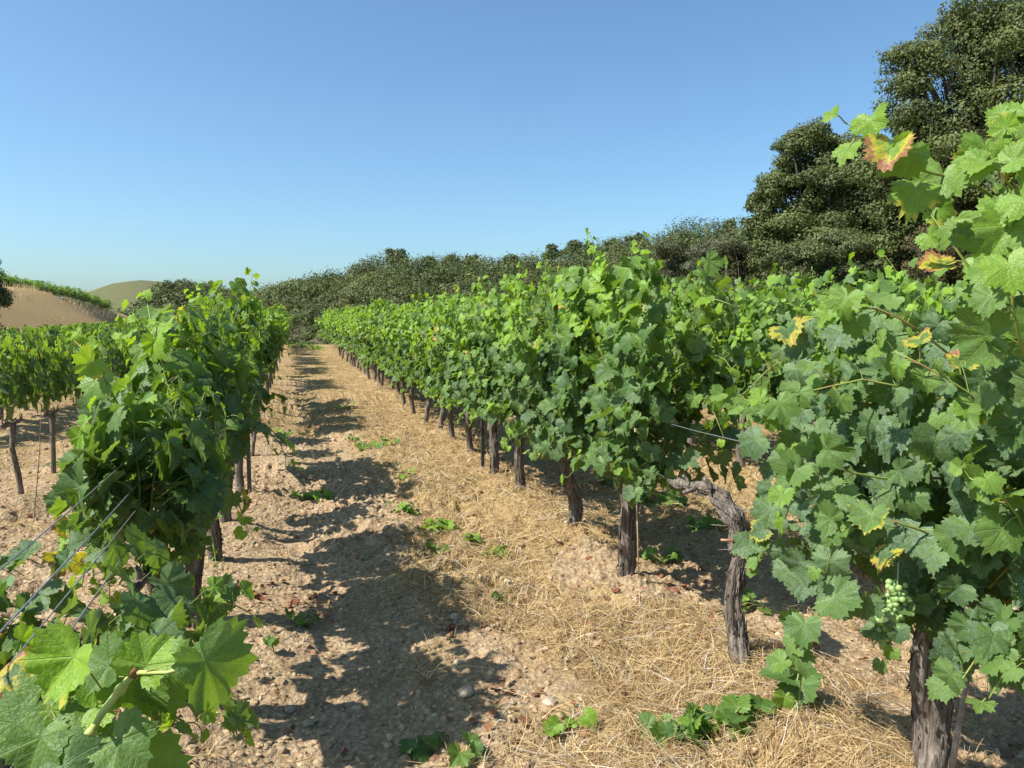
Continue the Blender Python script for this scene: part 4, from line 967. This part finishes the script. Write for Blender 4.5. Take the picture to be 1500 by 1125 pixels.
bush(1170, 372, 25, 50, 30, 'rounded dark bush left of the low bush under the oak', 16000, .045, seed=27)
bush(1385, 352, 22, 58, 38, 'olive brown bush below the big oak', 20000, .038, (.07, .065, .03), (.15, .13, .055), seed=22)
bush(1480, 370, 21, 70, 36, 'green bush at the foot of the big oak at the right edge', 18000, .04, seed=28)
bush(1082, 366, 34, 34, 20, 'olive brown low bush at the left foot of the spreading oak', 14000, .05, (.06, .062, .03), (.13, .13, .055), seed=23)
bush(1045, 368, 40, 38, 24, 'grey green bush on the slope left of the oaks', 9000, .06, (.065, .075, .045), (.13, .14, .08), seed=24)
bush(985, 366, 46, 34, 22, 'broad olive bush on the slope above the near vines', 9000, .065, (.06, .07, .035), (.12, .13, .06), seed=25)
b = tbase(-18, 26)
oak(b, lobes_px(b, 26, [(-22, 400, 34, 34), (-12, 440, 30, 40), (-30, 470, 34, 30)]), 26000, .045, 'dark round tree cut by the left edge above the bare bank', seed=31, sub=9, gap=.2, trunk_r=.16)
# single trees breaking the skyline
def sky_tree(u, v, ru, rv, label, seed, c0=(.05, .075, .035), c1=(.12, .155, .065)):
    R_ = float(np.interp(u, RID[0], RID[1]))*.985; d = R_*math.cos(math.atan((u-750)/F)); b = tbase(u, d); v += 2; ru *= 1.25; rv *= .95
    oak(b, lobes_px(b, d, [(u, v-1, ru, rv), (u+ru*.5, v+rv*.6, ru*.8, rv*.7), (u-ru*.5, v+rv*.8, ru*.8, rv*.7)]), 1800, .0019*d, label, 'tree', 'skyline_tree', c0, c1, sub=6, seed=seed, group='trees on the skyline of the scrub hill', gap=.1, trunk_r=.12)
for i, (u, v, ru, rv, lab) in enumerate([(580, 372, 12, 9, 'round tree on the highest hump of the left ridge'), (628, 382, 7, 6, 'small pale tree just right of the ridge hump'), (691, 381, 9, 8, 'rounded tree on the middle of the ridge'), (748, 378, 10, 7, 'low wide tree in a dip of the ridge'),
     (808, 366, 10, 10, 'dark tree on the ridge left of a taller pair'), (840, 360, 11, 9, 'green tree on the ridge, left of a taller pair'), (862, 363, 7, 9, 'narrow tree right beside the green ridge tree'), (896, 357, 9, 9, 'rounded tree behind the tall near vine top'),
     (932, 348, 12, 10, 'dark tree rising just right of the tall near vine top'), (660, 380, 7, 6, 'tiny tree between the hump and the middle ridge tree'), (1068, 330, 10, 12, 'slim tree on the skyline beside the oaks')]):
    sky_tree(u, v, ru, rv, lab, 60+i)
# scrub over the hillside
r = np.random.default_rng(77); g = Geo(); n_b = 0
PAL = [tuple(tuple(c*k_ for c, k_ in zip(cc, (1.45, 1.62, 1.08))) for cc in pp) for pp in [((.038, .045, .022), (.080, .088, .040)), ((.055, .060, .038), (.110, .112, .070)), ((.052, .050, .030), (.098, .092, .058)), ((.030, .038, .018), (.062, .070, .030)), ((.075, .08, .035), (.13, .13, .05))]]
def mound(x, y, z, a, h, n, size, col):     # one bush: faces spread over a few lobes, thick towards the outside
    k = int(r.integers(3, 6)); bl = [(x, y, z+h*.35, a*.8, a*.8, h*.55)]
    for _ in range(k):
        t = r.random()*6.28; q = a*r.uniform(.3, .75); c = a*r.uniform(.32, .6); bl.append((x+math.cos(t)*q, y+math.sin(t)*q, z+h*r.uniform(.28, .58), c, c, c*h/a*.8))
    V, Fc, T = leaf_cloud(r, bl, n, size, col[0], col[1], inner=.22, quad=False)
    T[:, :3] *= r.uniform(.72, 1.28); g.add(V, [Fc], tint=T)
us = r.uniform(250, 1700, 4300)
for u in us:
    R_ = float(np.interp(u, RID[0], RID[1])); rr_ = R_*(.56+.45*r.random()**.62)
    if r.random() > np.clip(rr_/75, .30, 1): continue
    az = math.atan((u-750)/F); x = rr_*math.sin(az+YAW); y = rr_*math.cos(az+YAW); z = bz(x, y)
    if x < 16.0 and y < 48: continue
    big = r.random() < .12; patch = vn(x*.06, y*.06, 13)
    a = (r.uniform(2.0, 3.2) if big else r.uniform(.8, 1.7))*(1 if rr_ > 60 else .75)*(1.15 if rr_ > 120 else 1); h = a*(r.uniform(.9, 1.35) if big else r.uniform(.6, 1.0))
    pal = PAL[r.choice(5, p=[.40, .10, .06, .34, .10])] if patch > .5 else PAL[r.choice(5, p=[.20, .36, .20, .10, .14])]
    if big: pal = PAL[r.choice([0, 3])]
    size = .0013*rr_+.025
    mound(x, y, z, a, h, int(np.clip(4.2*a*h/size**2*.40, 200, 2600)), size, pal); n_b += 1
for k in range(1300):            # far hill on the left: scrub on its right flank
    u = r.uniform(110, 470); R_ = float(np.interp(u, HIL[0], HIL[1])); f = .66+.345*r.random(); rr_ = R_*f
    if u < 285 and f > .99-.20*max(0, 285-u)/100: continue
    az = math.atan((u-750)/F); x = rr_*math.sin(az+YAW); y = rr_*math.cos(az+YAW); s_ = r.uniform(1.2, 3.0)
    c0, c1 = PAL[r.choice([0, 1, 3])]; V, Fc, T = leaf_cloud(r, [(x, y, bz(x, y)+s_*.5, s_, s_, s_*.8)], 150, .42, c0, c1, inner=.5, quad=False); g.add(V, [Fc], tint=T)
for k in range(380):            # hedge of scrub at the foot, beyond the ends of the rows
    x = r.uniform(0, 30); y = r.uniform(60, 90); s_ = r.uniform(1.2, 2.4); z = bz(x, y)
    mound(x, y, z, s_*.9, s_*1.6, 800, .12, PAL[r.choice(5)])
tag(link('scrub', g.mesh('scrub'), M_FOL), 'dense dark green scrub covering the hillside behind the vineyard', 'scrub', kind='stuff')
print('scrub bushes', n_b)
